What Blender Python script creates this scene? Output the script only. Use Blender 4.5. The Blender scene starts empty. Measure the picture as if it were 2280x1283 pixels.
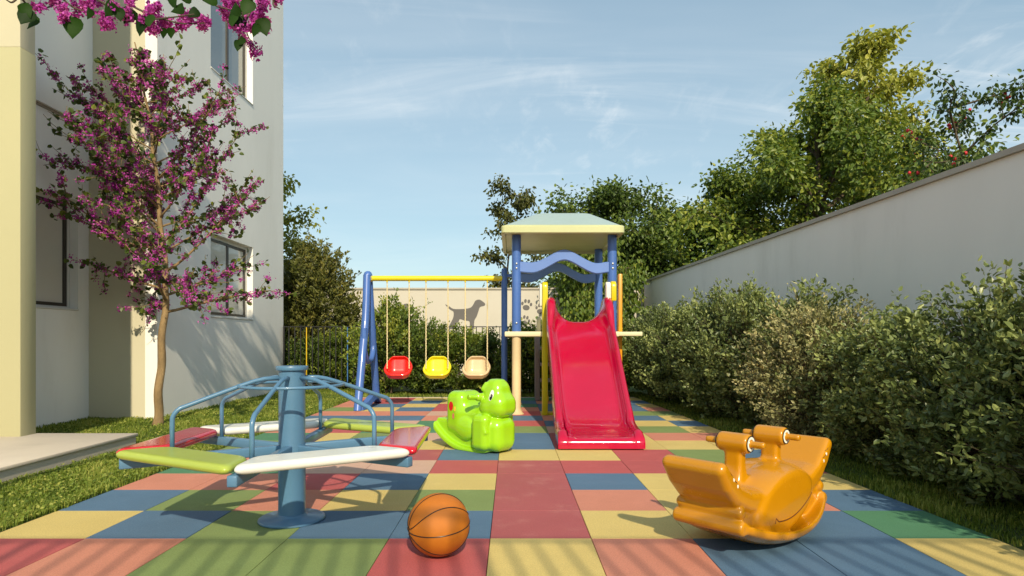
import bpy, bmesh, math, random
import numpy as np
from mathutils import Vector, Matrix

# ------------------------------------------------------------------ camera, sky, sun, exposure
scene = bpy.context.scene
F_PX, CX, CY, EYE = 1391.0, 1138.0, 757.0, 0.98      # focal length, vanishing point (2280-px photo), eye height
cam_d = bpy.data.cameras.new('camera')
cam = bpy.data.objects.new('camera', cam_d)
scene.collection.objects.link(cam)
cam.location = (0, 0, EYE)
cam.rotation_euler = (math.radians(90), 0, 0)
cam_d.sensor_width = 36.0
cam_d.lens = 36.0 * F_PX / 2280.0
cam_d.shift_x = (1140.0 - CX) / 2280.0
cam_d.shift_y = (CY - 641.5) / 2280.0
cam_d.clip_start = 0.05
cam_d.clip_end = 2000
scene.camera = cam

SUN_EL, SUN_AZ = math.radians(35), math.radians(10)  # the sun stands behind the camera, a little to the right
sun_vec = Vector((math.sin(SUN_AZ) * math.cos(SUN_EL), -math.cos(SUN_AZ) * math.cos(SUN_EL), math.sin(SUN_EL)))
sun_d = bpy.data.lights.new('sun', 'SUN')
sun_d.energy = 2.0
sun_d.angle = math.radians(0.9)
sun_d.color = (1.0, 0.87, 0.64)
sun = bpy.data.objects.new('sun', sun_d)
scene.collection.objects.link(sun)
sun.rotation_euler = sun_vec.to_track_quat('Z', 'Y').to_euler()

world = bpy.data.worlds.new('World')
scene.world = world
world.use_nodes = True
wn, wl = world.node_tree.nodes, world.node_tree.links
wn.clear()
w_out = wn.new('ShaderNodeOutputWorld')
w_bg = wn.new('ShaderNodeBackground')
w_bg.inputs['Strength'].default_value = 0.15
sky = wn.new('ShaderNodeTexSky')
sky.sky_type = 'NISHITA'
sky.sun_disc = False
sky.sun_elevation = SUN_EL
sky.sun_rotation = math.pi - SUN_AZ
sky.air_density = 1.0
sky.dust_density = 0.9
sky.ozone_density = 1.0
# thin cirrus drawn on the dome by direction
tc = wn.new('ShaderNodeTexCoord')
sep = wn.new('ShaderNodeSeparateXYZ')
wl.new(tc.outputs['Generated'], sep.inputs[0])
def wmath(op, a, b=None):
    n = wn.new('ShaderNodeMath'); n.operation = op
    for i, v in enumerate((a, b)):
        if v is None: continue
        if isinstance(v, (int, float)): n.inputs[i].default_value = v
        else: wl.new(v, n.inputs[i])
    return n.outputs[0]
zc = wmath('ADD', wmath('MAXIMUM', sep.outputs['Z'], 0.0), 0.12)
cmb = wn.new('ShaderNodeCombineXYZ')
wl.new(wmath('DIVIDE', sep.outputs['X'], zc), cmb.inputs[0])
wl.new(wmath('DIVIDE', sep.outputs['Y'], zc), cmb.inputs[1])
def wnoise(rot, scl, loc, scale, detail, rough, dist=0.0):
    m = wn.new('ShaderNodeMapping')
    m.inputs['Rotation'].default_value = (0, 0, math.radians(rot))
    m.inputs['Scale'].default_value = scl
    m.inputs['Location'].default_value = loc
    wl.new(cmb.outputs[0], m.inputs[0])
    n = wn.new('ShaderNodeTexNoise')
    n.inputs['Scale'].default_value = scale
    n.inputs['Detail'].default_value = detail
    n.inputs['Roughness'].default_value = rough
    n.inputs['Distortion'].default_value = dist
    wl.new(m.outputs[0], n.inputs['Vector'])
    return n.outputs['Fac']
def wramp(v, a, b):
    r = wn.new('ShaderNodeMapRange')
    r.interpolation_type = 'SMOOTHSTEP'
    r.inputs['From Min'].default_value = a
    r.inputs['From Max'].default_value = b
    wl.new(v, r.inputs['Value'])
    return r.outputs[0]
streak = wramp(wnoise(-24, (0.42, 2.6, 1), (11.09, 3.96, 9.9), 1.5, 9, 0.62, 0.9), 0.47, 0.82)
ripple = wramp(wnoise(20, (2.2, 1.0, 1), (2.51, 9.61, 10.72), 5.0, 6, 0.6, 0.3), 0.50, 0.80)
patch = wramp(wnoise(0, (1, 1, 1), (15.48, 7.87, 0.39), 0.55, 2, 0.5), 0.40, 0.66)
veil = wramp(wnoise(-18, (0.5, 1.6, 1), (10.55, 4.1, 14.83), 0.7, 5, 0.55, 0.6), 0.35, 0.8)
fac = wmath('ADD', wmath('MULTIPLY', wmath('MULTIPLY', wmath('ADD', streak, wmath('MULTIPLY', ripple, 0.35)), patch), 0.75),
            wmath('MULTIPLY', veil, 0.22))
fac = wmath('MINIMUM', fac, 0.9)
cloud_col = wn.new('ShaderNodeMixRGB')
cloud_col.blend_type = 'MIX'
wl.new(fac, cloud_col.inputs['Fac'])
tint = wn.new('ShaderNodeMixRGB'); tint.blend_type = 'MULTIPLY'; tint.inputs['Fac'].default_value = 1.0
gam = wn.new('ShaderNodeGamma'); gam.inputs['Gamma'].default_value = 0.5
wl.new(sky.outputs[0], gam.inputs[0])
wl.new(gam.outputs[0], tint.inputs['Color1'])
tint.inputs['Color2'].default_value = (0.76, 0.90, 0.91, 1)
wl.new(tint.outputs[0], cloud_col.inputs['Color1'])
cloud_col.inputs['Color2'].default_value = (3.0, 3.05, 3.02, 1)
wl.new(cloud_col.outputs[0], w_bg.inputs['Color'])
wl.new(w_bg.outputs[0], w_out.inputs[0])

scene.view_settings.view_transform = 'Standard'
scene.view_settings.look = 'None'
scene.view_settings.exposure = 1.28
scene.view_settings.gamma = 1.0
scene.view_settings.use_curve_mapping = False
scene.render.engine = 'CYCLES'
scene.cycles.use_denoising = True
scene.cycles.max_bounces = 6
scene.cycles.diffuse_bounces = 3
scene.cycles.glossy_bounces = 3
scene.cycles.transmission_bounces = 3
scene.cycles.transparent_max_bounces = 8

# ------------------------------------------------------------------ helpers
COL = scene.collection
PI = math.pi
def W(px, py, Y):
    """photo pixel at distance Y -> world point"""
    return np.array(((px - CX) / F_PX * Y, Y, EYE + (CY - py) / F_PX * Y))
def srgb(r, g, b):
    return tuple(((c / 255) / 12.92 if c / 255 <= 0.04045 else ((c / 255 + 0.055) / 1.055) ** 2.4) for c in (r, g, b))

class MB:
    """collects verts and faces of one mesh"""
    def __init__(s):
        s.v, s.f, s.sm = [], [], []
    def add(s, v, f, smooth=True):
        o = len(s.v)
        s.v.extend([tuple(map(float, p)) for p in v])
        s.f.extend([tuple(i + o for i in q) for q in f])
        s.sm.extend([smooth] * len(f))
        return s
    def quad(s, a, b, c, d):
        return s.add([a, b, c, d], [(0, 1, 2, 3)], False)
    def box(s, x0, x1, y0, y1, z0, z1):
        v = [(x0, y0, z0), (x1, y0, z0), (x1, y1, z0), (x0, y1, z0), (x0, y0, z1), (x1, y0, z1), (x1, y1, z1), (x0, y1, z1)]
        return s.add(v, [(0, 3, 2, 1), (4, 5, 6, 7), (0, 1, 5, 4), (1, 2, 6, 5), (2, 3, 7, 6), (3, 0, 4, 7)], False)
    def rbox(s, x0, x1, y0, y1, z0, z1, r=0.008, seg=2, M=None):
        bm = bmesh.new()
        bmesh.ops.create_cube(bm, size=1)
        for v in bm.verts:
            v.co = Vector(((x0 + x1) / 2 + v.co.x * (x1 - x0), (y0 + y1) / 2 + v.co.y * (y1 - y0), (z0 + z1) / 2 + v.co.z * (z1 - z0)))
        bmesh.ops.bevel(bm, geom=bm.edges[:], offset=r, segments=seg, affect='EDGES', profile=0.5)
        if M is not None: bmesh.ops.transform(bm, matrix=M, verts=bm.verts)
        bm.verts.index_update()
        s.add([v.co[:] for v in bm.verts], [[v.index for v in q.verts] for q in bm.faces], True)
        bm.free()
        return s
    def tube(s, pts, rad, seg=10, caps=True, closed=False):
        P = [np.array(p, float) for p in pts]
        n = len(P)
        R = [rad] * n if np.isscalar(rad) else list(rad)
        T = []
        for i in range(n):
            a = P[(i - 1) % n] if (closed or i > 0) else P[i]
            b = P[(i + 1) % n] if (closed or i < n - 1) else P[i]
            t = b - a
            T.append(t / (np.linalg.norm(t) + 1e-12))
        ref = np.array((0, 0, 1.0)) if abs(T[0][2]) < 0.9 else np.array((1.0, 0, 0))
        u = np.cross(T[0], ref); u /= np.linalg.norm(u)
        V = []
        for i in range(n):
            u = u - T[i] * np.dot(u, T[i]); u /= np.linalg.norm(u)
            w = np.cross(T[i], u)
            for k in range(seg):
                a = 2 * PI * k / seg
                V.append(P[i] + R[i] * (math.cos(a) * u + math.sin(a) * w))
        Fc = []
        for i in range(n if closed else n - 1):
            j = (i + 1) % n
            for k in range(seg):
                k2 = (k + 1) % seg
                Fc.append((i * seg + k, i * seg + k2, j * seg + k2, j * seg + k))
        s.add(V, Fc, True)
        if caps and not closed:
            o = len(s.v) - n * seg
            s.f.append(tuple(o + k for k in range(seg))[::-1]); s.sm.append(False)
            s.f.append(tuple(o + (n - 1) * seg + k for k in range(seg))); s.sm.append(False)
        return s
    def lathe(s, prof, seg=32, c=(0, 0, 0)):
        V, Fc = [], []
        for (r, z) in prof:
            for k in range(seg):
                a = 2 * PI * k / seg
                V.append((c[0] + r * math.cos(a), c[1] + r * math.sin(a), c[2] + z))
        for i in range(len(prof) - 1):
            for k in range(seg):
                k2 = (k + 1) % seg
                Fc.append((i * seg + k, i * seg + k2, (i + 1) * seg + k2, (i + 1) * seg + k))
        return s.add(V, Fc, True)
    def prism(s, poly, fn0, fn1):
        """poly of 2-D points; fn0/fn1 map a point to the two end caps"""
        n = len(poly)
        V = [fn0(*p) for p in poly] + [fn1(*p) for p in poly]
        Fc = [tuple(range(n))[::-1], tuple(range(n, 2 * n))] + [(i, (i + 1) % n, n + (i + 1) % n, n + i) for i in range(n)]
        return s.add(V, Fc, False)
    def mesh(s, name, mat):
        m = bpy.data.meshes.new(name)
        m.from_pydata(s.v, [], s.f)
        m.polygons.foreach_set('use_smooth', s.sm)
        m.materials.append(mat)
        m.update()
        return m
    def build(s, name, mat, parent=None, sharp=40):
        m = s.mesh(name, mat)
        if sharp: m.set_sharp_from_angle(angle=math.radians(sharp))
        return link(name, m, parent)

def link(name, data, parent=None):
    o = bpy.data.objects.new(name, data)
    COL.objects.link(o)
    if parent is not None: o.parent = parent
    return o
def tag(o, label=None, cat=None, group=None, kind=None):
    if label: o['label'] = label
    if cat: o['category'] = cat
    if group: o['group'] = group
    if kind: o['kind'] = kind
    return o
def thing(name, label, cat, loc=(0, 0, 0), rz=0.0, group=None):
    o = link(name, None)
    o.location = loc
    o.rotation_euler = (0, 0, rz)
    return tag(o, label, cat, group)
def fast_mesh(name, V, Fq, mat, tint=None, smooth=False):
    """V (n,3), Fq (m,k) numpy arrays"""
    m = bpy.data.meshes.new(name)
    n, k = len(Fq), Fq.shape[1]
    m.vertices.add(len(V)); m.vertices.foreach_set('co', V.astype(np.float32).ravel())
    m.loops.add(n * k); m.loops.foreach_set('vertex_index', Fq.astype(np.int32).ravel())
    m.polygons.add(n)
    m.polygons.foreach_set('loop_start', np.arange(0, n * k, k, dtype=np.int32))
    m.polygons.foreach_set('use_smooth', np.full(n, smooth))
    m.materials.append(mat)
    if tint is not None:
        a = m.attributes.new('tint', 'FLOAT', 'POINT')
        a.data.foreach_set('value', tint.astype(np.float32))
    m.update(calc_edges=True)
    m.validate()
    return m
def catmull(pts, n=8):
    P = [np.array(p, float) for p in pts]
    P = [2 * P[0] - P[1]] + P + [2 * P[-1] - P[-2]]
    out = []
    for i in range(1, len(P) - 2):
        for k in range(n):
            t = k / n
            a, b, c, d = P[i - 1], P[i], P[i + 1], P[i + 2]
            out.append(0.5 * ((2 * b) + (c - a) * t + (2 * a - 5 * b + 4 * c - d) * t * t + (3 * b - a - 3 * c + d) * t ** 3))
    out.append(P[-2])
    return out

# ------------------------------------------------------------------ materials
def mat_new(name):
    m = bpy.data.materials.new(name)
    m.use_nodes = True
    nt = m.node_tree
    return m, nt.nodes, nt.links, nt.nodes['Principled BSDF']
def surf(name, col, rough=0.5, var=0.08, vscale=3.0, bump=0.0, bscale=80.0, coat=0.0, metal=0.0, spec=0.5, grime=0.0, gscale=1.2, gcol=None,
         rvar=0.0, speck=0.0, stretch=(1, 1, 1)):
    """colour with slow variation, fine bump, optional stains and gloss variation"""
    m, N, L, B = mat_new(name)
    tcn = N.new('ShaderNodeTexCoord')
    mp = N.new('ShaderNodeMapping'); mp.inputs['Scale'].default_value = stretch
    geo = N.new('ShaderNodeNewGeometry')
    L.new(geo.outputs['Position'], mp.inputs[0])
    n1 = N.new('ShaderNodeTexNoise')
    n1.inputs['Scale'].default_value = vscale; n1.inputs['Detail'].default_value = 6; n1.inputs['Roughness'].default_value = 0.6
    L.new(mp.outputs[0], n1.inputs['Vector'])
    mr = N.new('ShaderNodeMapRange')
    mr.inputs['From Min'].default_value = 0.3; mr.inputs['From Max'].default_value = 0.7
    mr.inputs['To Min'].default_value = 1 - var; mr.inputs['To Max'].default_value = 1 + var
    L.new(n1.outputs['Fac'], mr.inputs['Value'])
    mul = N.new('ShaderNodeVectorMath'); mul.operation = 'SCALE'
    mul.inputs[0].default_value = col
    L.new(mr.outputs[0], mul.inputs['Scale'])
    out = mul.outputs[0]
    if grime > 0:
        n2 = N.new('ShaderNodeTexNoise')
        n2.inputs['Scale'].default_value = gscale; n2.inputs['Detail'].default_value = 9; n2.inputs['Roughness'].default_value = 0.68
        L.new(mp.outputs[0], n2.inputs['Vector'])
        r2 = N.new('ShaderNodeMapRange'); r2.interpolation_type = 'SMOOTHSTEP'
        r2.inputs['From Min'].default_value = 0.5; r2.inputs['From Max'].default_value = 0.78
        r2.inputs['To Max'].default_value = grime
        L.new(n2.outputs['Fac'], r2.inputs['Value'])
        mx = N.new('ShaderNodeMixRGB')
        L.new(r2.outputs[0], mx.inputs['Fac'])
        L.new(out, mx.inputs['Color1'])
        g = gcol or tuple(c * 0.5 for c in col)
        mx.inputs['Color2'].default_value = (*g, 1)
        out = mx.outputs[0]
    if speck > 0:
        ns_ = N.new('ShaderNodeTexNoise'); ns_.inputs['Scale'].default_value = 140; ns_.inputs['Detail'].default_value = 3; ns_.inputs['Roughness'].default_value = 0.8
        L.new(mp.outputs[0], ns_.inputs['Vector'])
        rs = N.new('ShaderNodeMapRange')
        rs.inputs['From Min'].default_value = 0.35; rs.inputs['From Max'].default_value = 0.65
        rs.inputs['To Min'].default_value = 1 - speck; rs.inputs['To Max'].default_value = 1 + speck
        L.new(ns_.outputs['Fac'], rs.inputs['Value'])
        ms = N.new('ShaderNodeVectorMath'); ms.operation = 'SCALE'
        L.new(out, ms.inputs[0]); L.new(rs.outputs[0], ms.inputs['Scale'])
        out = ms.outputs[0]
    L.new(out, B.inputs['Base Color'])
    if rvar > 0:
        r3 = N.new('ShaderNodeMapRange')
        r3.inputs['From Min'].default_value = 0.3; r3.inputs['From Max'].default_value = 0.7
        r3.inputs['To Min'].default_value = max(0, rough - rvar); r3.inputs['To Max'].default_value = min(1, rough + rvar)
        n3 = N.new('ShaderNodeTexNoise'); n3.inputs['Scale'].default_value = vscale * 3; n3.inputs['Detail'].default_value = 8
        L.new(mp.outputs[0], n3.inputs['Vector'])
        L.new(n3.outputs['Fac'], r3.inputs['Value']); L.new(r3.outputs[0], B.inputs['Roughness'])
    else:
        B.inputs['Roughness'].default_value = rough
    B.inputs['Metallic'].default_value = metal
    B.inputs['Specular IOR Level'].default_value = spec
    B.inputs['Coat Weight'].default_value = coat
    B.inputs['Coat Roughness'].default_value = 0.08
    if bump > 0:
        nb = N.new('ShaderNodeTexNoise')
        nb.inputs['Scale'].default_value = bscale; nb.inputs['Detail'].default_value = 5; nb.inputs['Roughness'].default_value = 0.65
        L.new(mp.outputs[0], nb.inputs['Vector'])
        bp = N.new('ShaderNodeBump'); bp.inputs['Strength'].default_value = bump; bp.inputs['Distance'].default_value = 0.01
        L.new(nb.outputs['Fac'], bp.inputs['Height']); L.new(bp.outputs[0], B.inputs['Normal'])
    return m
def leafmat(name, c0, c1, c2, rough=0.45, trans=0.3, spec=0.4):
    """leaf colour by the per-leaf attribute tint; light passes through"""
    m, N, L, B = mat_new(name)
    at = N.new('ShaderNodeAttribute'); at.attribute_name = 'tint'
    cr = N.new('ShaderNodeValToRGB')
    e = cr.color_ramp.elements
    e[0].position = 0.0; e[0].color = (*c0, 1)
    e[1].position = 1.0; e[1].color = (*c2, 1)
    k = e.new(0.5); k.color = (*c1, 1)
    L.new(at.outputs['Fac'], cr.inputs[0])
    L.new(cr.outputs[0], B.inputs['Base Color'])
    B.inputs['Roughness'].default_value = rough
    B.inputs['Specular IOR Level'].default_value = spec
    tr = N.new('ShaderNodeBsdfTranslucent')
    sc = N.new('ShaderNodeMixRGB'); sc.blend_type = 'MULTIPLY'; sc.inputs['Fac'].default_value = 1
    L.new(cr.outputs[0], sc.inputs['Color1']); sc.inputs['Color2'].default_value = (1.2, 1.15, 0.6, 1)
    L.new(sc.outputs[0], tr.inputs['Color'])
    mx = N.new('ShaderNodeMixShader'); mx.inputs[0].default_value = trans
    L.new(B.outputs[0], mx.inputs[1]); L.new(tr.outputs[0], mx.inputs[2])
    L.new(mx.outputs[0], N['Material Output'].inputs[0])
    return m

M = {}
def plastic(name, rgb, rough=0.28, coat=0.25, var=0.05, **k):
    M[name] = surf(name, srgb(*rgb), rough=rough, coat=coat, var=var, vscale=2.0, bump=k.pop('bump', 0.03), bscale=k.pop('bscale', 60), rvar=k.pop('rvar', 0.06), **k)
    return M[name]
M['plaster'] = surf('plaster', srgb(241, 239, 233), rough=0.85, var=0.04, vscale=0.7, bump=0.12, bscale=22, grime=0.24, gscale=0.9, gcol=srgb(190, 186, 172), stretch=(1.6, 1.6, 0.4))
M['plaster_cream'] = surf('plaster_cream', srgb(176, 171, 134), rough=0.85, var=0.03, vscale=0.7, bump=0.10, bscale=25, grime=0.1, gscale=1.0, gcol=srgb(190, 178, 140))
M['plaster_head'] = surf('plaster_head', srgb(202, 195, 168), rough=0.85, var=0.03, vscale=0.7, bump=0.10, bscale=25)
M['wall_grey'] = surf('wall_grey', srgb(240, 235, 229), rough=0.88, var=0.04, vscale=0.5, bump=0.12, bscale=18, grime=0.34, gscale=0.9, gcol=srgb(198, 192, 184), stretch=(1.3, 1.3, 0.3))
M['wall_beige'] = surf('wall_beige', srgb(200, 193, 180), rough=0.88, var=0.04, vscale=0.5, bump=0.10, bscale=18, grime=0.18, gscale=0.7, gcol=srgb(170, 160, 142))
M['coping'] = surf('coping', srgb(176, 168, 156), rough=0.8, var=0.08, vscale=4, bump=0.2, bscale=40, grime=0.3, gscale=3)
M['concrete'] = surf('concrete', srgb(196, 184, 168), rough=0.8, var=0.06, vscale=1.5, bump=0.15, bscale=60, grime=0.25, gscale=1.6)
M['dark_print'] = surf('dark_print', srgb(104, 100, 98), rough=0.8, var=0.05, vscale=3)
M['frame_dark'] = surf('frame_dark', srgb(66, 60, 54), rough=0.4, var=0.05, metal=0.3)
M['frame_white'] = surf('frame_white', srgb(214, 212, 206), rough=0.45, var=0.03)
M['glass'] = surf('glass', srgb(150, 152, 148), rough=0.03, var=0.02, spec=0.9, metal=0.35, bump=0.004, bscale=2)
M['glass_pale'] = surf('glass_pale', srgb(208, 204, 192), rough=0.05, var=0.05, vscale=0.8, spec=0.8, bump=0.004, bscale=2)  # pale reflections painted into the lower panes as an even base colour
M['soil'] = surf('soil', srgb(74, 72, 44), rough=0.95, var=0.25, vscale=5, bump=0.6, bscale=30, grime=0.5, gscale=3, gcol=srgb(60, 50, 36))
M['turf'] = surf('turf', srgb(70, 88, 40), rough=0.95, var=0.3, vscale=6, bump=0.6, bscale=50, grime=0.4, gscale=4, gcol=srgb(80, 72, 44))
M['rail_dark'] = surf('rail_dark', srgb(52, 52, 54), rough=0.45, var=0.1, metal=0.4)
M['rail_yellow'] = surf('rail_yellow', srgb(214, 176, 26), rough=0.45, var=0.06)
M['rail_blue'] = surf('rail_blue', srgb(60, 110, 176), rough=0.45, var=0.06)
TILE_RGB = {'Y': (214, 190, 118), 'B': (88, 118, 146), 'G': (130, 148, 90), 'E': (84, 134, 100), 'R': (186, 92, 92), 'M': (174, 92, 94), 'S': (206, 136, 114), 'P': (206, 168, 148)}
TILE_NAME = {'Y': 'yellow', 'B': 'blue', 'G': 'olive', 'E': 'green', 'R': 'red', 'M': 'crimson', 'S': 'salmon', 'P': 'pink'}
for k, c in TILE_RGB.items():
    M['tile_' + k] = surf('rubber_' + TILE_NAME[k], tuple(q * 0.92 for q in srgb(*c)), rough=0.72, var=0.07, vscale=1.3, bump=0.4, bscale=190, spec=0.35, speck=0.16,
                          grime=0.42 if k == 'M' else 0.30, gscale=3.2 if k == 'M' else 2.3,
                          gcol=srgb(*[min(255, int(x * 1.08 + 12)) for x in c]) if k != 'M' else srgb(206, 150, 140), rvar=0.1)
M['joint'] = surf('joint', srgb(52, 48, 46), rough=0.95)
plastic('steel_blue', (84, 124, 156), rough=0.36, coat=0.15, var=0.1, grime=0.12, gscale=6, gcol=srgb(120, 146, 164))
plastic('play_blue', (72, 108, 178), rough=0.34, coat=0.15, var=0.1, grime=0.2, gscale=5, gcol=srgb(104, 138, 190))
plastic('wave_blue', (98, 130, 196), rough=0.4, coat=0.1)
plastic('play_yellow', (226, 206, 26), rough=0.32)
plastic('panel_yellow', (212, 196, 22), rough=0.35)
plastic('play_orange', (226, 150, 30), rough=0.4)
plastic('play_white', (236, 232, 220), rough=0.4)
plastic('play_beige', (214, 190, 146), rough=0.55, coat=0.0, var=0.12, grime=0.25, gscale=5, gcol=srgb(190, 164, 120))
plastic('deck_beige', (226, 214, 176), rough=0.55, coat=0.0)
plastic('play_mauve', (148, 134, 134), rough=0.6, coat=0.0)
plastic('roof_top', (164, 182, 176), rough=0.4, coat=0.15, grime=0.12, gscale=3)  # grey-teal sky reflection painted into the base colour of the slopes
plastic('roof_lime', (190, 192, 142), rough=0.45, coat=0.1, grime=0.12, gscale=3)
plastic('slide_red', (178, 0, 52), rough=0.17, spec=0.45, coat=0.4, var=0.04, bump=0.012, bscale=9, rvar=0.10, grime=0.12, gscale=5, gcol=srgb(214, 60, 100))
plastic('slide_rim', (224, 14, 34), rough=0.14, coat=0.6, var=0.04, bump=0.01, bscale=9, rvar=0.03)
plastic('seat_red', (222, 36, 22), rough=0.22, coat=0.5)
plastic('seat_yellow', (226, 214, 30), rough=0.22, coat=0.5)
plastic('seat_beige', (216, 190, 150), rough=0.3, coat=0.3)
plastic('bench_green', (166, 182, 74), rough=0.34, coat=0.25, grime=0.12, gscale=7, gcol=srgb(150, 170, 80))
plastic('bench_white', (224, 224, 216), rough=0.32, coat=0.25, grime=0.12, gscale=7, gcol=srgb(200, 198, 188))
plastic('bench_red', (200, 18, 40), rough=0.18, coat=0.6)
plastic('toy_green', (150, 204, 26), rough=0.2, coat=0.5, var=0.04)
plastic('toy_orange', (192, 130, 8), rough=0.26, coat=0.45, var=0.04)
plastic('rope', (222, 206, 160), rough=0.8, coat=0.0)
M['print_red'] = surf('print_red', srgb(200, 20, 24), rough=0.4)
M['print_yellow'] = surf('print_yellow', srgb(240, 200, 60), rough=0.4)
M['print_pink'] = surf('print_pink', srgb(206, 128, 96), rough=0.4)
M['print_white'] = surf('print_white', srgb(240, 238, 226), rough=0.4)
M['print_black'] = surf('print_black', srgb(26, 24, 24), rough=0.35)
M['groove'] = surf('groove', srgb(96, 50, 14), rough=0.6)
M['ball'] = surf('ball', srgb(188, 108, 22), rough=0.52, var=0.06, vscale=12, bump=0.35, bscale=420, grime=0.12, gscale=14, gcol=srgb(150, 78, 22))
M['bark'] = surf('bark', srgb(142, 118, 82), rough=0.9, var=0.3, vscale=14, bump=0.9, bscale=60, stretch=(1, 1, 0.35), grime=0.4, gscale=8, gcol=srgb(70, 58, 40))
M['bark_dark'] = surf('bark_dark', srgb(84, 72, 56), rough=0.9, var=0.3, vscale=10, bump=0.8, bscale=50)
M['leaf_redbud'] = leafmat('leaf_redbud', srgb(48, 66, 26), srgb(82, 100, 38), srgb(140, 148, 60), trans=0.3)
M['leaf_big'] = leafmat('leaf_big', srgb(26, 50, 12), srgb(44, 76, 18), srgb(84, 112, 32), trans=0.3, rough=0.55, spec=0.15)  # backlit darkness of the hanging leaves put into their colour
M['blossom'] = leafmat('blossom', srgb(150, 38, 140), srgb(194, 72, 178), srgb(230, 136, 212), trans=0.35, rough=0.6, spec=0.2)
M['leaf_hedge'] = leafmat('leaf_hedge', srgb(62, 76, 44), srgb(108, 122, 70), srgb(170, 178, 110), rough=0.36, trans=0.22)
M['leaf_pale'] = leafmat('leaf_pale', srgb(84, 90, 56), srgb(142, 142, 96), srgb(208, 196, 140), rough=0.45, trans=0.25)
M['leaf_dark'] = leafmat('leaf_dark', srgb(46, 62, 28), srgb(82, 104, 42), srgb(140, 154, 64), trans=0.3)
M['leaf_mid'] = leafmat('leaf_mid', srgb(58, 78, 30), srgb(100, 122, 46), srgb(166, 168, 66), trans=0.32)
M['leaf_lime'] = leafmat('leaf_lime', srgb(112, 120, 44), srgb(156, 160, 66), srgb(200, 194, 94), trans=0.38)
M['leaf_olive'] = leafmat('leaf_olive', srgb(66, 72, 34), srgb(100, 104, 48), srgb(150, 140, 70), trans=0.3)
M['berry'] = surf('berry', srgb(196, 34, 48), rough=0.4)
M['grass'] = leafmat('grass', srgb(76, 98, 32), srgb(124, 142, 54), srgb(186, 184, 96), trans=0.35, rough=0.55, spec=0.3)

# ------------------------------------------------------------------ signed-distance modelling for moulded plastic
def sd_ell(P, c, r):
    q = (P - np.array(c)) / np.array(r)
    k0 = np.linalg.norm(q, axis=1)
    k1 = np.linalg.norm(q / np.array(r), axis=1) + 1e-9
    return k0 * (k0 - 1) / k1
def sd_rbox(P, c, h, r, rot=None):
    q = P - np.array(c)
    if rot is not None: q = q @ np.array(rot)
    q = np.abs(q) - (np.array(h) - r)
    return np.linalg.norm(np.maximum(q, 0), axis=1) + np.minimum(q.max(axis=1), 0) - r
def sd_cap(P, a, b, ra, rb=None):
    rb = ra if rb is None else rb
    a, b = np.array(a, float), np.array(b, float)
    pa, ba = P - a, b - a
    h = np.clip(pa @ ba / (ba @ ba), 0, 1)
    return np.linalg.norm(pa - h[:, None] * ba, axis=1) - (ra + (rb - ra) * h)
def sd_seg2(x, z, pts, rs):
    """distance to a 2-D polyline with a radius at each point"""
    d = np.full(len(x), 1e9)
    for (a, b, ra, rb) in zip(pts[:-1], pts[1:], rs[:-1], rs[1:]):
        bx, bz = b[0] - a[0], b[1] - a[1]
        h = np.clip(((x - a[0]) * bx + (z - a[1]) * bz) / (bx * bx + bz * bz), 0, 1)
        d = np.minimum(d, np.hypot(x - a[0] - h * bx, z - a[1] - h * bz) - (ra + (rb - ra) * h))
    return d
def extr(d2, y, hw, r):
    """extrude a 2-D distance along y with rounded edges"""
    a, b = d2 + r, np.abs(y) - (hw - r)
    return np.minimum(np.maximum(a, b), 0) + np.hypot(np.maximum(a, 0), np.maximum(b, 0)) - r
def smin(a, b, k):
    h = np.clip(0.5 + 0.5 * (b - a) / k, 0, 1)
    return b + (a - b) * h - k * h * (1 - h)
def smax(a, b, k): return -smin(-a, -b, k)
def surface_net(fn, lo, hi, vox):
    ax = [np.arange(lo[i], hi[i] + vox, vox) for i in range(3)]
    G = np.stack(np.meshgrid(*ax, indexing='ij'), -1)
    shp = G.shape[:3]
    D = fn(G.reshape(-1, 3)).reshape(shp)
    Sg = D < 0
    nx, ny, nz = shp
    c8 = np.stack([Sg[i:nx - 1 + i, j:ny - 1 + j, k:nz - 1 + k] for i in (0, 1) for j in (0, 1) for k in (0, 1)])
    act = c8.any(0) & ~c8.all(0)
    idx = np.argwhere(act)
    lut = np.full(act.shape, -1, np.int64); lut[act] = np.arange(len(idx))
    S, C = np.zeros((len(idx), 3)), np.zeros(len(idx))
    cor = [np.array((i, j, k)) for i in (0, 1) for j in (0, 1) for k in (0, 1)]
    for a in range(8):
        for b in range(a + 1, 8):
            if np.abs(cor[a] - cor[b]).sum() != 1: continue
            pa, pb = idx + cor[a], idx + cor[b]
            da, db = D[tuple(pa.T)], D[tuple(pb.T)]
            m = (da < 0) != (db < 0)
            t = np.where(m, da / (da - db + 1e-30), 0)[:, None]
            S += np.where(m[:, None], pa + (pb - pa) * t, 0); C += m
    V = S / C[:, None] * vox + np.array(lo)
    Q = []
    for d in range(3):
        e = [0, 0, 0]; e[d] = 1
        A = Sg[:nx - e[0], :ny - e[1], :nz - e[2]]; Bb = Sg[e[0]:, e[1]:, e[2]:]
        u, v = (d + 1) % 3, (d + 2) % 3
        P = np.argwhere(A != Bb)
        P = P[(P[:, u] > 0) & (P[:, v] > 0) & (P[:, u] < shp[u] - 1) & (P[:, v] < shp[v] - 1)]
        du, dv = np.zeros(3, int), np.zeros(3, int); du[u] = 1; dv[v] = 1
        q = np.stack([lut[tuple((P - du - dv).T)], lut[tuple((P - dv).T)], lut[tuple(P.T)], lut[tuple((P - du).T)]], 1)
        fl = ~A[tuple(P.T)]
        q[fl] = q[fl][:, ::-1]
        Q.append(q)
    Q = np.concatenate(Q)
    return V, Q[(Q >= 0).all(1)]
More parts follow.
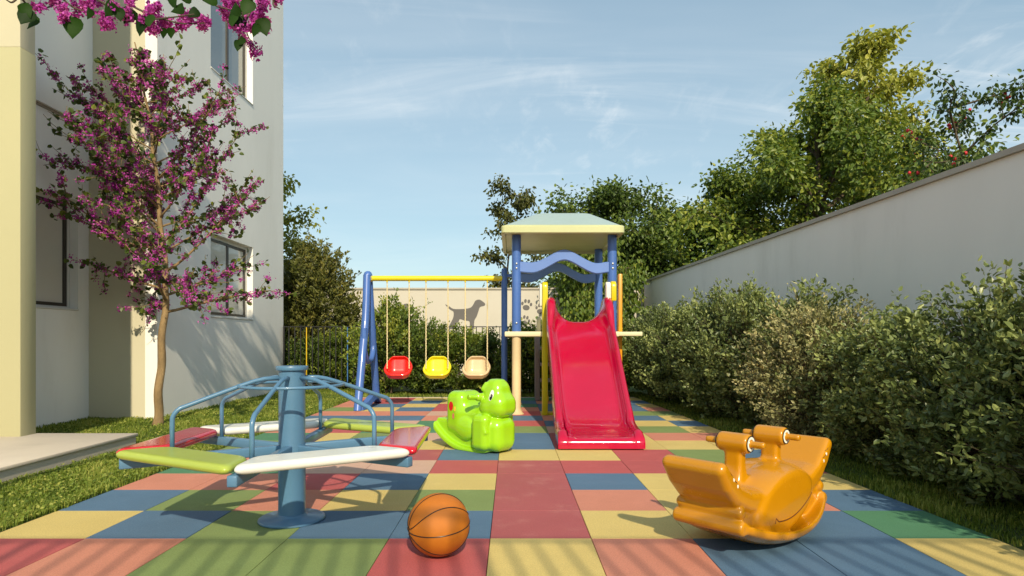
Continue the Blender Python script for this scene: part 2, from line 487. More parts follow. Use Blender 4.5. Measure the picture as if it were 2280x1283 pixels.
def sdf_obj(name, fn, lo, hi, vox, mat, parent):
    V, Q = surface_net(fn, lo, hi, vox)
    m = fast_mesh(name, V, Q, mat, smooth=True)
    return link(name, m, parent)
def hit(fn, p, d, n=400, step=0.002):
    """march from p along d until the surface"""
    d = np.array(d, float); d /= np.linalg.norm(d)
    T = np.arange(n) * step
    P = np.array(p)[None, :] + T[:, None] * d
    v = fn(P)
    i = np.argmax(v < 0) if (v < 0).any() else n - 1
    return P[i]
def decal(name, fn, c, d, right, up, poly, mat, parent, off=0.0025, thick=0.004):
    """a thin printed patch laid on a surface: poly of (u, v) offsets, each dropped onto the surface"""
    c, d, right, up = [np.array(a, float) for a in (c, d, right, up)]
    d /= np.linalg.norm(d)
    pts = [hit(fn, c + right * u + up * v, d) for (u, v) in poly]
    cen = hit(fn, c + right * np.mean([p[0] for p in poly]) + up * np.mean([p[1] for p in poly]), d)
    n = len(pts)
    b = MB()
    V = [p - d * off for p in pts] + [cen - d * off] + [p + d * thick for p in pts]
    Fc = [(i, (i + 1) % n, n) for i in range(n)] + [(i, n + 1 + i, n + 1 + (i + 1) % n, (i + 1) % n) for i in range(n)]
    b.add(V, Fc, True)
    return b.build(name, mat, parent)
def ellipse(ru, rv, n=20, cu=0, cv=0, rot=0):
    c, s = math.cos(rot), math.sin(rot)
    return [(cu + ru * math.cos(a) * c - rv * math.sin(a) * s, cv + ru * math.cos(a) * s + rv * math.sin(a) * c) for a in [2 * PI * k / n for k in range(n)]]

# ------------------------------------------------------------------ leaves
def leaf_cloud(rng, pos, direc, size, width=0.55, fold=0.25, droop=0.2, round_=False, face=0.8):
    """pos (n,3) base points, direc (n,3) leaf axis; returns V, F(quads), tint; a leaf is two folded quads"""
    n = len(pos)
    d = direc / (np.linalg.norm(direc, axis=1, keepdims=True) + 1e-9)
    r = rng.normal(size=(n, 3)) * 0.75 + np.array((0.05, -0.45, 0.8)) * face
    s = np.cross(d, r); s /= np.linalg.norm(s, axis=1, keepdims=True) + 1e-9
    u = np.cross(s, d)
    L = size[:, None]
    w = L * width * 0.5
    a, b = (0.32, 0.72) if not round_ else (0.25, 0.7)
    p0 = pos
    m1 = pos + d * L * a - u * L * 0.02
    m2 = pos + d * L * b - u * L * droop * 0.35
    tip = pos + d * L - u * L * droop
    w1, w2 = (w, w * 0.8) if not round_ else (w, w * 0.85)
    l1 = m1 + s * w1 + u * w1 * fold; r1 = m1 - s * w1 + u * w1 * fold
    l2 = m2 + s * w2 + u * w2 * fold; r2 = m2 - s * w2 + u * w2 * fold
    V = np.stack([p0, l1, l2, tip, r2, r1], 1).reshape(-1, 3)
    o = (np.arange(n) * 6)[:, None]
    Fq = np.concatenate([o + np.array([[0, 1, 2, 3]]), o + np.array([[0, 3, 4, 5]])], 0)
    return V, Fq
def tints(rng, n, per, mean=0.45, sd=0.22):
    t = np.clip(rng.normal(mean, sd, n), 0, 1)
    return np.repeat(t, per)
def rand_dirs(rng, n):
    d = rng.normal(size=(n, 3))
    return d / np.linalg.norm(d, axis=1, keepdims=True)

# ------------------------------------------------------------------ ground, lawn, tiled floor
g = MB().quad((-400, -300, -0.04), (400, -300, -0.04), (400, 600, -0.04), (-400, 600, -0.04)).build('ground', M['soil'])
tag(g, kind='structure')
TX0, TY0, TS = -2.604, 2.584, 0.5
def right_edge(y):      # the floor narrows a little along the hedge
    return 2.385 - 0.033 * max(0.0, y - 3.0) - (0.0 if y < 9.4 else 0.02)
def lawn_sheet(x0f, x1f, y0, y1, n, m):
    b = MB()
    V, Fc = [], []
    rng = np.random.default_rng(5)
    for j in range(m + 1):
        y = y0 + (y1 - y0) * j / m
        for i in range(n + 1):
            t = i / n
            V.append((x0f(y) + (x1f(y) - x0f(y)) * t, y, -0.012 + (rng.random() * 0.02 if 0 < i < n else 0)))
    for j in range(m):
        for i in range(n):
            a = j * (n + 1) + i
            Fc.append((a, a + 1, a + n + 2, a + n + 1))
    return b.add(V, Fc, True)
b = lawn_sheet(lambda y: -9.0, lambda y: TX0 - 0.004, -3, 10.6, 30, 70)
tag(b.build('lawn', M['turf'], sharp=0), kind='structure')
b = lawn_sheet(lambda y: right_edge(y) + 0.004, lambda y: 4.6, -3, 10.6, 12, 70)
tag(b.build('lawn', M['turf'], sharp=0), kind='structure')
b = lawn_sheet(lambda y: -9.0, lambda y: 4.6, 10.6, 18, 60, 30)
tag(b.build('lawn', M['turf'], sharp=0), kind='structure')

ROWS = ['RSGGRYSBBY', 'YBGBBMYYBE', 'BGSYGMSYSB', 'SSRBYMBYGY', 'EEPPRMRRGR', 'SEBMBYYRGB', 'GYSYYBMYYY', 'EYGPPBMYSS',
        'SREEYGPGGY', 'GSPEERBYYB', 'BBBSSBSBBY', 'SSSPSRYGGG', 'GYBRYSBYBS', 'SBYRGEBRBY', 'SRBYSBSYBB', 'SRYYGEESYY']
fb = MB().box(TX0, 2.47, -1.0, 10.584, -0.05, -0.028).build('rubber_floor', M['joint'])
tag(fb, kind='structure')
GAPX, GAPY, TH = 0.0032, 0.0010, 0.026
tile_mesh = {}
def tile_data(col):
    if col not in tile_mesh:
        b = MB(); hx, hy = TS / 2 - GAPX / 2, TS / 2 - GAPY / 2
        e = 0.0016
        V = [(-hx, -hy, -TH), (hx, -hy, -TH), (hx, hy, -TH), (-hx, hy, -TH),
             (-hx, -hy, -e), (hx, -hy, -e), (hx, hy, -e), (-hx, hy, -e),
             (-hx + e, -hy + e * .4, 0), (hx - e, -hy + e * .4, 0), (hx - e, hy - e * .4, 0), (-hx + e, hy - e * .4, 0)]
        Fc = [(0, 1, 5, 4), (1, 2, 6, 5), (2, 3, 7, 6), (3, 0, 4, 7), (4, 5, 9, 8), (5, 6, 10, 9), (6, 7, 11, 10), (7, 4, 8, 11), (8, 9, 10, 11)]
        b.add(V, Fc, False)
        tile_mesh[col] = b.mesh('floor_tile', M['tile_' + col])
    return tile_mesh[col]
rt = random.Random(4)
for r in range(-7, 16):
    row = ROWS[r] if r >= 0 else ''.join(rt.choice('YBGRSEY') for _ in range(10))
    for c in range(10):
        x0, y0 = TX0 + TS * c, TY0 + TS * r
        if c < 9:
            o = link('floor_tile', tile_data(row[c]), fb)
            o.location = (x0 + TS / 2, y0 + TS / 2, rt.uniform(-0.0007, 0.0007))
        else:
            xa, xb = right_edge(y0), right_edge(y0 + TS)
            if xa < x0 + 0.05: continue
            p = [(x0 + GAPX / 2, y0 + GAPY / 2), (xa, y0 + GAPY / 2), (xb, y0 + TS - GAPY / 2), (x0 + GAPX / 2, y0 + TS - GAPY / 2)]
            MB().prism(p, lambda x, y: (x, y, -TH), lambda x, y: (x, y, 0)).build('floor_tile', M['tile_' + row[c]], fb)
# a pale edging strip closes the floor at its far end and along the lawn
kb = MB().rbox(TX0 - 0.03, 2.1, 10.588, 10.66, -0.06, 0.004, 0.006)
o = kb.build('edging_kerb', M['concrete']); tag(o, kind='structure')

# ------------------------------------------------------------------ the building on the left
BX, BY0, BY1 = -4.39, 7.75, 12.04          # side wall facing the playground, its front corner and its far corner
RX = -5.24                                  # recessed wall
ZB, ZTOP = 3.58, 9.0
bld = thing('building', 'pale rendered building with a square pillar, recessed bay and three windows', 'building', (-4.9, 8, 0))
bld_inv = Vector(bld.location)
def bpart(mb, name, mat, parent=None, **k):
    o = mb.build(name, mat, None, **k)
    if parent is None:
        o.parent = bld; o.location = -bld_inv
    else:
        o.parent = parent
    return o
def wall_x(x, d, y0, y1, z0, z1, holes, ends=True):
    """wall layer facing +X at plane x, thickness d, with holes (ya, yb, za, zb); only exposed faces"""
    b = MB()
    ys = sorted({y0, y1, *[h[0] for h in holes], *[h[1] for h in holes]})
    zs = sorted({z0, z1, *[h[2] for h in holes], *[h[3] for h in holes]})
    inh = lambda y, z: any(h[0] < y < h[1] and h[2] < z < h[3] for h in holes)
    for a, c in zip(ys[:-1], ys[1:]):
        for e, f in zip(zs[:-1], zs[1:]):
            if not inh((a + c) / 2, (e + f) / 2):
                b.quad((x, a, e), (x, c, e), (x, c, f), (x, a, f))
    for (ya, yb, za, zb) in holes:
        b.quad((x, ya, za), (x - d, ya, za), (x - d, ya, zb), (x, ya, zb))
        b.quad((x, yb, zb), (x - d, yb, zb), (x - d, yb, za), (x, yb, za))
        b.quad((x, ya, za), (x, yb, za), (x - d, yb, za), (x - d, ya, za))
        b.quad((x, ya, zb), (x - d, ya, zb), (x - d, yb, zb), (x, yb, zb))
    b.quad((x - d, y0, z0), (x, y0, z0), (x, y0, z1), (x - d, y0, z1))
    b.quad((x, y1, z0), (x - d, y1, z0), (x - d, y1, z1), (x, y1, z1))
    b.quad((x, y0, z1), (x, y1, z1), (x - d, y1, z1), (x - d, y0, z1))
    return b
WY0, WY1 = 9.13, 10.62
holes_main = [(WY0, WY1, 1.31, 2.55), (WY0, WY1, 4.955, 6.6)]
REV = 0.15
bpart(MB().box(-11, BX - REV, BY0 + 0.002, BY1 - 0.002, -0.3, ZTOP - 0.002), 'wall_core', M['plaster_head'])  # creamier than the side wall: warm sunlight on the front strip painted in
bpart(wall_x(BX, REV, BY0, BY1, -0.3, ZTOP, holes_main), 'side_wall', M['plaster'])
holes_rec = [(5.9, 7.56, 1.33, 2.66)]
bpart(MB().box(-11, RX - REV, 3.2, BY0 + 0.001, -0.3, ZB - 0.001), 'recess_core', M['plaster'])
bpart(wall_x(RX, REV, 3.2, BY0 + 0.001, -0.3, ZB, holes_rec), 'recess_wall', M['plaster'])
bpart(MB().box(-11, RX + 0.05, 3.2, BY0 - 0.001, ZB + 0.03, ZTOP - 0.01), 'upper_wall', M['plaster'])
bpart(MB().box(-11, RX + 0.012, 3.2, BY0 - 0.003, ZB + 0.002, ZB + 0.029), 'shadow_gap', M['coping'])
# front pillar
PX, PY0, PY1 = -4.352, 5.54, 5.725
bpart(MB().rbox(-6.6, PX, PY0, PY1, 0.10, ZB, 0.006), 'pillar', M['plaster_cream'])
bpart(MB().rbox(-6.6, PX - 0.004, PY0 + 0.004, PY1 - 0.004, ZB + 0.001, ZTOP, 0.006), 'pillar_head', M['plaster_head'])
bpart(MB().box(-11, -6.59, 3.2, PY1 - 0.01, -0.3, ZTOP - 0.03), 'return_wall', M['plaster'])
def window(ya, yb, za, zb, x, mull, glass='glass'):
    """casement in a reveal: white frame, dark stiles, two panes"""
    xi = x - REV + 0.002
    w = bpart(MB().box(xi, xi + 0.05, ya + .001, ya + .045, za + .001, zb - .001).box(xi, xi + 0.05, yb - .045, yb - .001, za + .001, zb - .001)
              .box(xi, xi + 0.05, ya + .045, yb - .045, za + .001, za + .05).box(xi, xi + 0.05, ya + .045, yb - .045, zb - .05, zb - .001), 'window', M['frame_white'])
    ym = ya + (yb - ya) * mull
    for (a, c, off) in ((ya + .045, ym + .03, 0.018), (ym - .03, yb - .045, 0.0)):
        s = MB()
        xo = xi + 0.012 + off
        s.box(xo, xo + .03, a, a + .04, za + .05, zb - .05).box(xo, xo + .03, c - .05, c, za + .05, zb - .05)
        s.box(xo, xo + .03, a + .04, c - .05, za + .05, za + .09).box(xo, xo + .03, a + .04, c - .05, zb - .09, zb - .05)
        bpart(s, 'sash', M['frame_dark'], w)
        bpart(MB().box(xo + .008, xo + .014, a + .04, c - .05, za + .09, zb - .09), 'pane', M[glass], w)
    bpart(MB().rbox(xi + .05, x + 0.012, ya + .001, yb - .001, za + .001, za + .02, 0.004), 'window_sill', M['frame_white'], w)
    return w
window(*holes_main[0], BX, 0.5, 'glass_pale')
window(*holes_main[1], BX, 0.5)
window(*holes_rec[0], RX, 0.45, 'glass_pale')

# entrance slab
SX = -3.43
sl = thing('entrance_slab', 'low pale concrete slab at the foot of the cream pillar', 'slab', (-5, 4, 0))
def slpart(mb, name, mat):
    o = mb.build(name, mat); o.parent = sl; o.location = -Vector(sl.location); return o
slpart(MB().box(-9, SX - 0.014, -2, 5.735, -0.2, 0.095), 'slab_base', M['concrete'])
slpart(MB().rbox(-9, SX, 4.02, 5.75, 0.0955, 0.122, 0.006), 'paving_slab', M['concrete'])
slpart(MB().rbox(-9, SX, -2, 4.012, 0.0955, 0.122, 0.006), 'paving_slab', M['concrete'])

# ------------------------------------------------------------------ boundary walls
RWa, RWb = (4.30, -2.0), (3.40, 16.0)      # right wall, slightly skewed
RWH = 2.49
rw = thing('boundary_wall', 'long tall grey rendered wall with a flat coping behind the right hedge', 'wall', (4.0, 6, 0))
def skew_box(z0, z1, t0, t1):
    (xa, ya), (xb, yb) = RWa, RWb
    b = MB()
    p = [(xa + t0, ya), (xa + t1, ya), (xb + t1, yb), (xb + t0, yb)]
    return b.prism(p, lambda x, y: (x - 4.0, y - 6, z0), lambda x, y: (x - 4.0, y - 6, z1))
skew_box(-0.3, RWH - 0.05, 0.0, 0.2).build('wall_body', M['wall_grey'], rw)
skew_box(RWH - 0.049, RWH, -0.035, 0.235).build('coping', M['coping'], rw)
BWY = 16.0
BWH = EYE + (CY - 641) / F_PX * BWY
bw = thing('boundary_wall', 'beige rear wall printed with grey dog silhouettes and paw prints', 'wall', (-2, BWY, 0))
MB().box(-7.0, 5.38, 0, 0.2, -0.3, BWH - 0.05).build('wall_body', M['wall_beige'], bw)
MB().rbox(-7.0, 5.40, -0.03, 0.23, BWH - 0.049, BWH, 0.006).build('coping', M['coping'], bw)
def wall_print(name, pts_px, label=None):
    """flat shape on the rear wall from photo points"""
    b = MB()
    for poly in pts_px:
        P = [W(x, y, BWY - 0.004) for (x, y) in poly]
        b.prism([(p[0] + 2, p[2]) for p in P], lambda x, z: (x, -0.004, z), lambda x, z: (x, 0.002, z))
    o = b.build(name, M['dark_print'], bw, sharp=0)
    if label: o['label'] = label
    return o
def c4(pts): return [(760 + x * 0.3117, 560 + y * 0.3117) for (x, y) in pts]
def smoothpoly(pts, n=4):
    P = [np.array(p, float) for p in pts]; m = len(P); out = []
    for i in range(m):
        a, b_, c, d = P[i - 1], P[i], P[(i + 1) % m], P[(i + 2) % m]
        for k in range(n):
            t = k / n
            out.append(tuple(0.5 * ((2 * b_) + (c - a) * t + (2 * a - 5 * b_ + 4 * c - d) * t * t + (3 * b_ - a - 3 * c + d) * t ** 3)))
    return out
dog = [(742, 378), (770, 392), (800, 410), (850, 412), (900, 408), (928, 398), (945, 375), (958, 352), (985, 344), (1008, 356), (1027, 374), (1022, 388),
       (1000, 394), (988, 402), (978, 432), (966, 466), (952, 490), (948, 520), (946, 552), (916, 552), (918, 520), (912, 498), (880, 494), (848, 484),
       (838, 500), (818, 524), (808, 552), (766, 552), (776, 520), (794, 486), (802, 458), (800, 430), (780, 418), (760, 400)]
wall_print('dog_silhouette', [smoothpoly(c4(dog), 3)], 'grey silhouette of a standing dog in profile')
dog2 = [(x - 516, y + 28) for (x, y) in dog]
wall_print('dog_silhouette', [smoothpoly(c4(dog2), 3)], 'grey dog silhouette half hidden by the hedge')
def paw(cx, cy, s, rot):
    sh = [ellipse(s * .52, s * .40, 18, 0, s * .28)]
    for (u, v, ru, rv) in ((-.62, -.28, .19, .27), (-.22, -.68, .2, .3), (.28, -.68, .2, .3), (.66, -.26, .19, .27)):
        sh.append(ellipse(s * ru, s * rv, 14, s * u, s * v))
    c, n = math.cos(rot), math.sin(rot)
    return [[(cx + u * c - v * n, cy + u * n + v * c) for (u, v) in p] for p in sh]
wall_print('paw_print', paw(1172, 681, 15, 0.12))
wall_print('paw_print', paw(1168, 716, 14, 0.25))
wall_print('paw_print', paw(1203, 690, 14, 0.1))
wall_print('paw_print', paw(1206, 722, 13, -0.1))

# ------------------------------------------------------------------ railings
def railing(name, label, x0, x1, y, h, gap, rb, colours, zlow=0.1):
    t = thing(name, label, 'railing', (x0, y, 0))
    L_ = x1 - x0
    MB().rbox(0, L_, -0.014, 0.014, h - 0.018, h, 0.003).build('top_rail', M['rail_dark'], t)
    MB().rbox(0, L_, -0.015, 0.015, zlow, zlow + 0.03, 0.004).build('bottom_rail', M['rail_dark'], t)
    n = int(L_ / gap)
    data = {}
    for i in range(n + 1):
        post = i % 16 == 0
        r = rb * (1.7 if post else 1)
        ck = colours.get(i, 'rail_dark')
        key = (post, ck)
        if key not in data:
            bb = MB().box(-r, r, -r, r, -0.15 if post else zlow + 0.031, h - 0.019)
            data[key] = bb.mesh('post' if post else 'bar', M[ck])
        o = link('post' if post else 'bar', data[key], t)
        o.location = (min(L_ - r, max(r, i * gap)), 0, 0)
    return t
railing('railing', 'dark metal railing with yellow and blue bars between building and back hedge', BX + 0.03, 2.9, 11.95, 1.24, 0.112, 0.008, {4: 'rail_yellow', 11: 'rail_blue', 5: 'rail_dark', 20: 'rail_yellow'})
railing('railing', 'tall dark metal railing standing behind the camera', -6.0, 4.2, -0.62, 2.62, 0.135, 0.010, {}, 0.12)

# ------------------------------------------------------------------ merry-go-round
MGX, MGY = -1.196, 3.41
mg = thing('merry_go_round', 'blue steel merry-go-round with six red, lime and white bench seats', 'merry-go-round', (MGX, MGY, 0))
ROT0 = math.radians(-88)
MB().lathe([(0, 0.0), (0.172, 0.0), (0.176, 0.004), (0.174, 0.012), (0.165, 0.018), (0.085, 0.022), (0.076, 0.03), (0.0725, 0.036), (0, 0.036)], 48).build('base_plate', M['steel_blue'], mg, sharp=0)
MB().lathe([(0.0715, 0.03), (0.0715, 0.318), (0.074, 0.322), (0.074, 0.336), (0.070, 0.340)], 40).build('fixed_post', M['steel_blue'], mg)
MB().lathe([(0.0695, 0.338), (0.0695, 0.812), (0.072, 0.814), (0.083, 0.816), (0.085, 0.820), (0.085, 0.834), (0.083, 0.838), (0.0, 0.838)], 40).build('rotating_post', M['steel_blue'], mg)
ring = [(0.272 * math.cos(a), 0.272 * math.sin(a), 0.735) for a in [2 * PI * k / 64 for k in range(64)]]
MB().tube(ring, 0.0085, 10, closed=True).build('grab_ring', M['steel_blue'], mg)
seat_cols = ['bench_white', 'bench_red', 'bench_green', 'bench_white', 'bench_red', 'bench_green']
def bench_mesh():
    """trapezoid plank between two spokes: outer edge on the hexagon, rounded all round"""
    R, dep, th = 0.835, 0.215, 0.044
    ap = R * math.cos(PI / 6)
    ho, hi_ = R * 0.5 - 0.006, (ap - dep) * math.tan(PI / 6) - 0.006
    def sd2(P):
        x, y = P[:, 0], np.abs(P[:, 1])
        # distance to trapezoid x in [ap-dep, ap], half width hi_..ho
        k = (ho - hi_) / dep
        side = (y - (hi_ + (x - (ap - dep)) * k)) / math.hypot(1, k)
        r = 0.03
        a = smax(smax(x - ap, (ap - dep) - x, 0.04), side, 0.05)
        return a
    def fn(P):
        d2 = sd2(P)
        r = 0.022
        a, bq = d2 + r, np.abs(P[:, 2]) - (th / 2 - r)
        return np.minimum(np.maximum(a, bq), 0) + np.hypot(np.maximum(a, 0), np.maximum(bq, 0)) - r
    return surface_net(fn, (ap - dep - 0.03, -ho - 0.03, -th), (ap + 0.03, ho + 0.03, th), 0.0085)
bV, bQ = bench_mesh()
bdat = {}
for k in range(6):
    ang = ROT0 + PI / 6 + k * PI / 3
    cm = seat_cols[k]
    if cm not in bdat: bdat[cm] = fast_mesh('bench', bV, bQ, M[cm], smooth=True)
    o = link('bench', bdat[cm], mg)
    o.location = (0, 0, 0.435); o.rotation_euler = (0, 0, ang)
    o['label'] = {'bench_white': 'white', 'bench_red': 'red', 'bench_green': 'lime green'}[cm] + ' plastic bench seat'
sp = MB()
sp.rbox(0.06, 0.80, -0.022, 0.022, 0.362, 0.411, 0.006)
spoke = sp.mesh('spoke', M['steel_blue'])
hb = MB()
hpath = [(0.06, 0, 0.775), (0.14, 0, 0.772)] + catmull([(0.19, 0, 0.762), (0.30, 0, 0.725), (0.50, 0, 0.652), (0.545, 0, 0.634), (0.572, 0, 0.60), (0.576, 0, 0.56)], 5) + [(0.576, 0, 0.40)]
hb.tube(hpath, 0.0115, 12)
handle = hb.mesh('handrail', M['steel_blue'])
for k in range(6):
    a = ROT0 + k * PI / 3
    o = link('spoke', spoke, mg); o.rotation_euler = (0, 0, a)
    o = link('handrail', handle, mg); o.rotation_euler = (0, 0, a)

# ------------------------------------------------------------------ basketball
br = 0.14
ball = thing('basketball', 'orange basketball with black seams lying on a red floor tile', 'ball', (-0.329, 2.843, 0.0))
bb = MB(); V, Fc = [], []
nu, nv = 64, 32
for j in range(nv + 1):
    th = PI * j / nv
    for i in range(nu):
        ph = 2 * PI * i / nu
        V.append((br * math.sin(th) * math.cos(ph), br * math.sin(th) * math.sin(ph), br * math.cos(th)))
for j in range(nv):
    for i in range(nu):
        Fc.append((j * nu + i, (j + 1) * nu + i, (j + 1) * nu + (i + 1) % nu, j * nu + (i + 1) % nu))
bb.add(V, Fc, True)
skin = bb.build('ball_skin', M['ball'], ball, sharp=0)
skin.location = (0, 0, br)
seams = []
rr = br + 0.0004
seams.append([(rr * math.cos(t), rr * math.sin(t), 0) for t in np.linspace(0, 2 * PI, 97)[:-1]])
seams.append([(rr * math.cos(t), 0, rr * math.sin(t)) for t in np.linspace(0, 2 * PI, 97)[:-1]])
for s_ in (1, -1):
    pts = []
    for t in np.linspace(0, 2 * PI, 97)[:-1]:
        d = np.array((math.cos(t) * 0.9, math.sin(t) * 0.62 , s_ * (0.40 - 0.30 * math.cos(2 * t))))
        d /= np.linalg.norm(d); pts.append(d * rr)
    seams.append(pts)
rotb = Matrix.Rotation(math.radians(64), 3, 'Z') @ Matrix.Rotation(math.radians(-7), 3, 'X')
rotb = Matrix.Rotation(math.radians(-4), 3, 'Y') @ Matrix.Rotation(math.radians(6), 3, 'X') @ Matrix.Rotation(math.radians(-154), 3, 'Z')
for s_ in seams:
    P = [rotb @ Vector(p) for p in s_]
    o = MB().tube([tuple(p) for p in P], 0.0023, 6, closed=True).build('seam', M['print_black'], ball)
    o.location = (0, 0, br)

# ------------------------------------------------------------------ green rocking hippo
hx, hy = -0.27, 5.58
hip = thing('rocking_toy', 'lime green plastic animal rocker with black eye and side handles', 'rocking toy', (hx, hy, 0), math.radians(-40))
def f_hippo(P):
    x, y, z = P[:, 0], P[:, 1], P[:, 2]
    ya = np.abs(y)
    Pm = np.stack([x, ya, z], 1)
    # rocker: a slab bent on a large circle
    R, t = 0.62, 0.028
    dc = np.abs(np.hypot(x + 0.02, z - R - 0.005) - R) - t
    rock = extr(smax(smax(dc, z - 0.31, 0.02), x - 0.20, 0.02), y, 0.150, 0.02)
    web = extr(smax(smax(np.hypot(x + 0.02, z - R) - R + 0.01, z - 0.26, 0.03), x - 0.2, 0.03), y, 0.105, 0.03)
    rump = sd_rbox(P, (-0.205, 0, 0.335), (0.112, 0.150, 0.185), 0.075)
    mid = sd_rbox(P, (-0.03, 0, 0.25), (0.16, 0.12, 0.13), 0.06)
    d = smin(rump, mid, 0.10)
    thigh = sd_ell(Pm, (-0.06, 0.125, 0.19), (0.10, 0.03, 0.09))
    d = smin(d, thigh, 0.03)
    chest = sd_rbox(P, (0.205, 0, 0.165), (0.118, 0.145, 0.152), 0.095)
    leg = sd_rbox(Pm, (0.145, 0.145, 0.185), (0.09, 0.058, 0.155), 0.055)
    front = smin(chest, leg, 0.02)
    d = smin(d, front, 0.025)
    d = smin(d, web, 0.03)
    d = smin(d, rock, 0.012)
    neck = sd_rbox(P, (0.13, 0, 0.36), (0.08, 0.09, 0.12), 0.05)
    d = smin(d, neck, 0.05)
    # head: tall rounded block tapering to the crown, heavy muzzle below
    taper = 1 + np.clip((z - 0.45) / 0.2, 0, 1) * 0.42
    Ph = np.stack([0.17 + (x - 0.17) * (1 + np.clip((z - 0.47) / 0.2, 0, 1) * 0.35), y * taper, z], 1)
    head = sd_rbox(Ph, (0.195, 0, 0.475), (0.115, 0.125, 0.165), 0.085) * 0.8
    muz = sd_rbox(P, (0.235, 0, 0.41), (0.105, 0.118, 0.085), 0.07)
    cheek = sd_ell(Pm, (0.155, 0.105, 0.405), (0.065, 0.035, 0.065))
    hd = smin(smin(head, muz, 0.05), cheek, 0.02)
    d = smin(d, hd, 0.014)
    ear = sd_cap(Pm, (0.115, 0.092, 0.555), (0.135, 0.085, 0.600), 0.022, 0.013)
    d = smin(d, ear, 0.02)
    crest = sd_rbox(P, (0.225, 0, 0.612), (0.035, 0.035, 0.022), 0.015)
    d = smin(d, crest, 0.012)
    boss = sd_cap(Pm, (0.10, 0.10, 0.482), (0.095, 0.135, 0.484), 0.036)
    d = smin(d, boss, 0.012)
    toe = sd_rbox(Pm, (0.20, 0.165, 0.215), (0.02, 0.03, 0.045), 0.012, [[math.cos(.5), 0, -math.sin(.5)], [0, 1, 0], [math.sin(.5), 0, math.cos(.5)]])
    d = smin(d, toe, 0.012)
    return np.maximum(d, -z + 0.001)
sdf_obj('body', f_hippo, (-0.46, -0.26, -0.012), (0.37, 0.26, 0.66), 0.0075, M['toy_green'], hip)
for sgn in (-1, 1):
    MB().tube([(0.096, sgn * 0.12, 0.484), (0.088, sgn * 0.225, 0.490), (0.086, sgn * 0.246, 0.491), (0.0855, sgn * 0.250, 0.491)], [0.023, 0.023, 0.022, 0.018], 16).build('handle', M['toy_green'], hip)
    D = (0, -sgn, 0)
    eye = decal('eye', f_hippo, (0.228, sgn * 0.4, 0.505), D, (1, 0, 0), (0, 0, 1), ellipse(0.021, 0.046, 24, 0, 0, -0.08), M['print_white'], hip)
    decal('pupil', f_hippo, (0.229, sgn * 0.4, 0.490), D, (1, 0, 0), (0, 0, 1), ellipse(0.015, 0.026, 20), M['print_black'], eye, off=0.004)
    decal('pupil_glint', f_hippo, (0.224, sgn * 0.4, 0.500), D, (1, 0, 0), (0, 0, 1), ellipse(0.004, 0.005, 10), M['print_white'], eye, off=0.0052)
    decal('flower_spot', f_hippo, (-0.225, sgn * 0.4, 0.385), D, (1, 0, 0), (0, 0, 1), ellipse(0.028, 0.042, 22), M['print_red'], hip)
    decal('flower_spot', f_hippo, (-0.172, sgn * 0.4, 0.365), D, (1, 0, 0), (0, 0, 1), ellipse(0.013, 0.022, 18), M['print_yellow'], hip)
    decal('flower_spot', f_hippo, (-0.190, sgn * 0.4, 0.300), D, (1, 0, 0), (0, 0, 1), ellipse(0.015, 0.028, 18), M['print_pink'], hip)

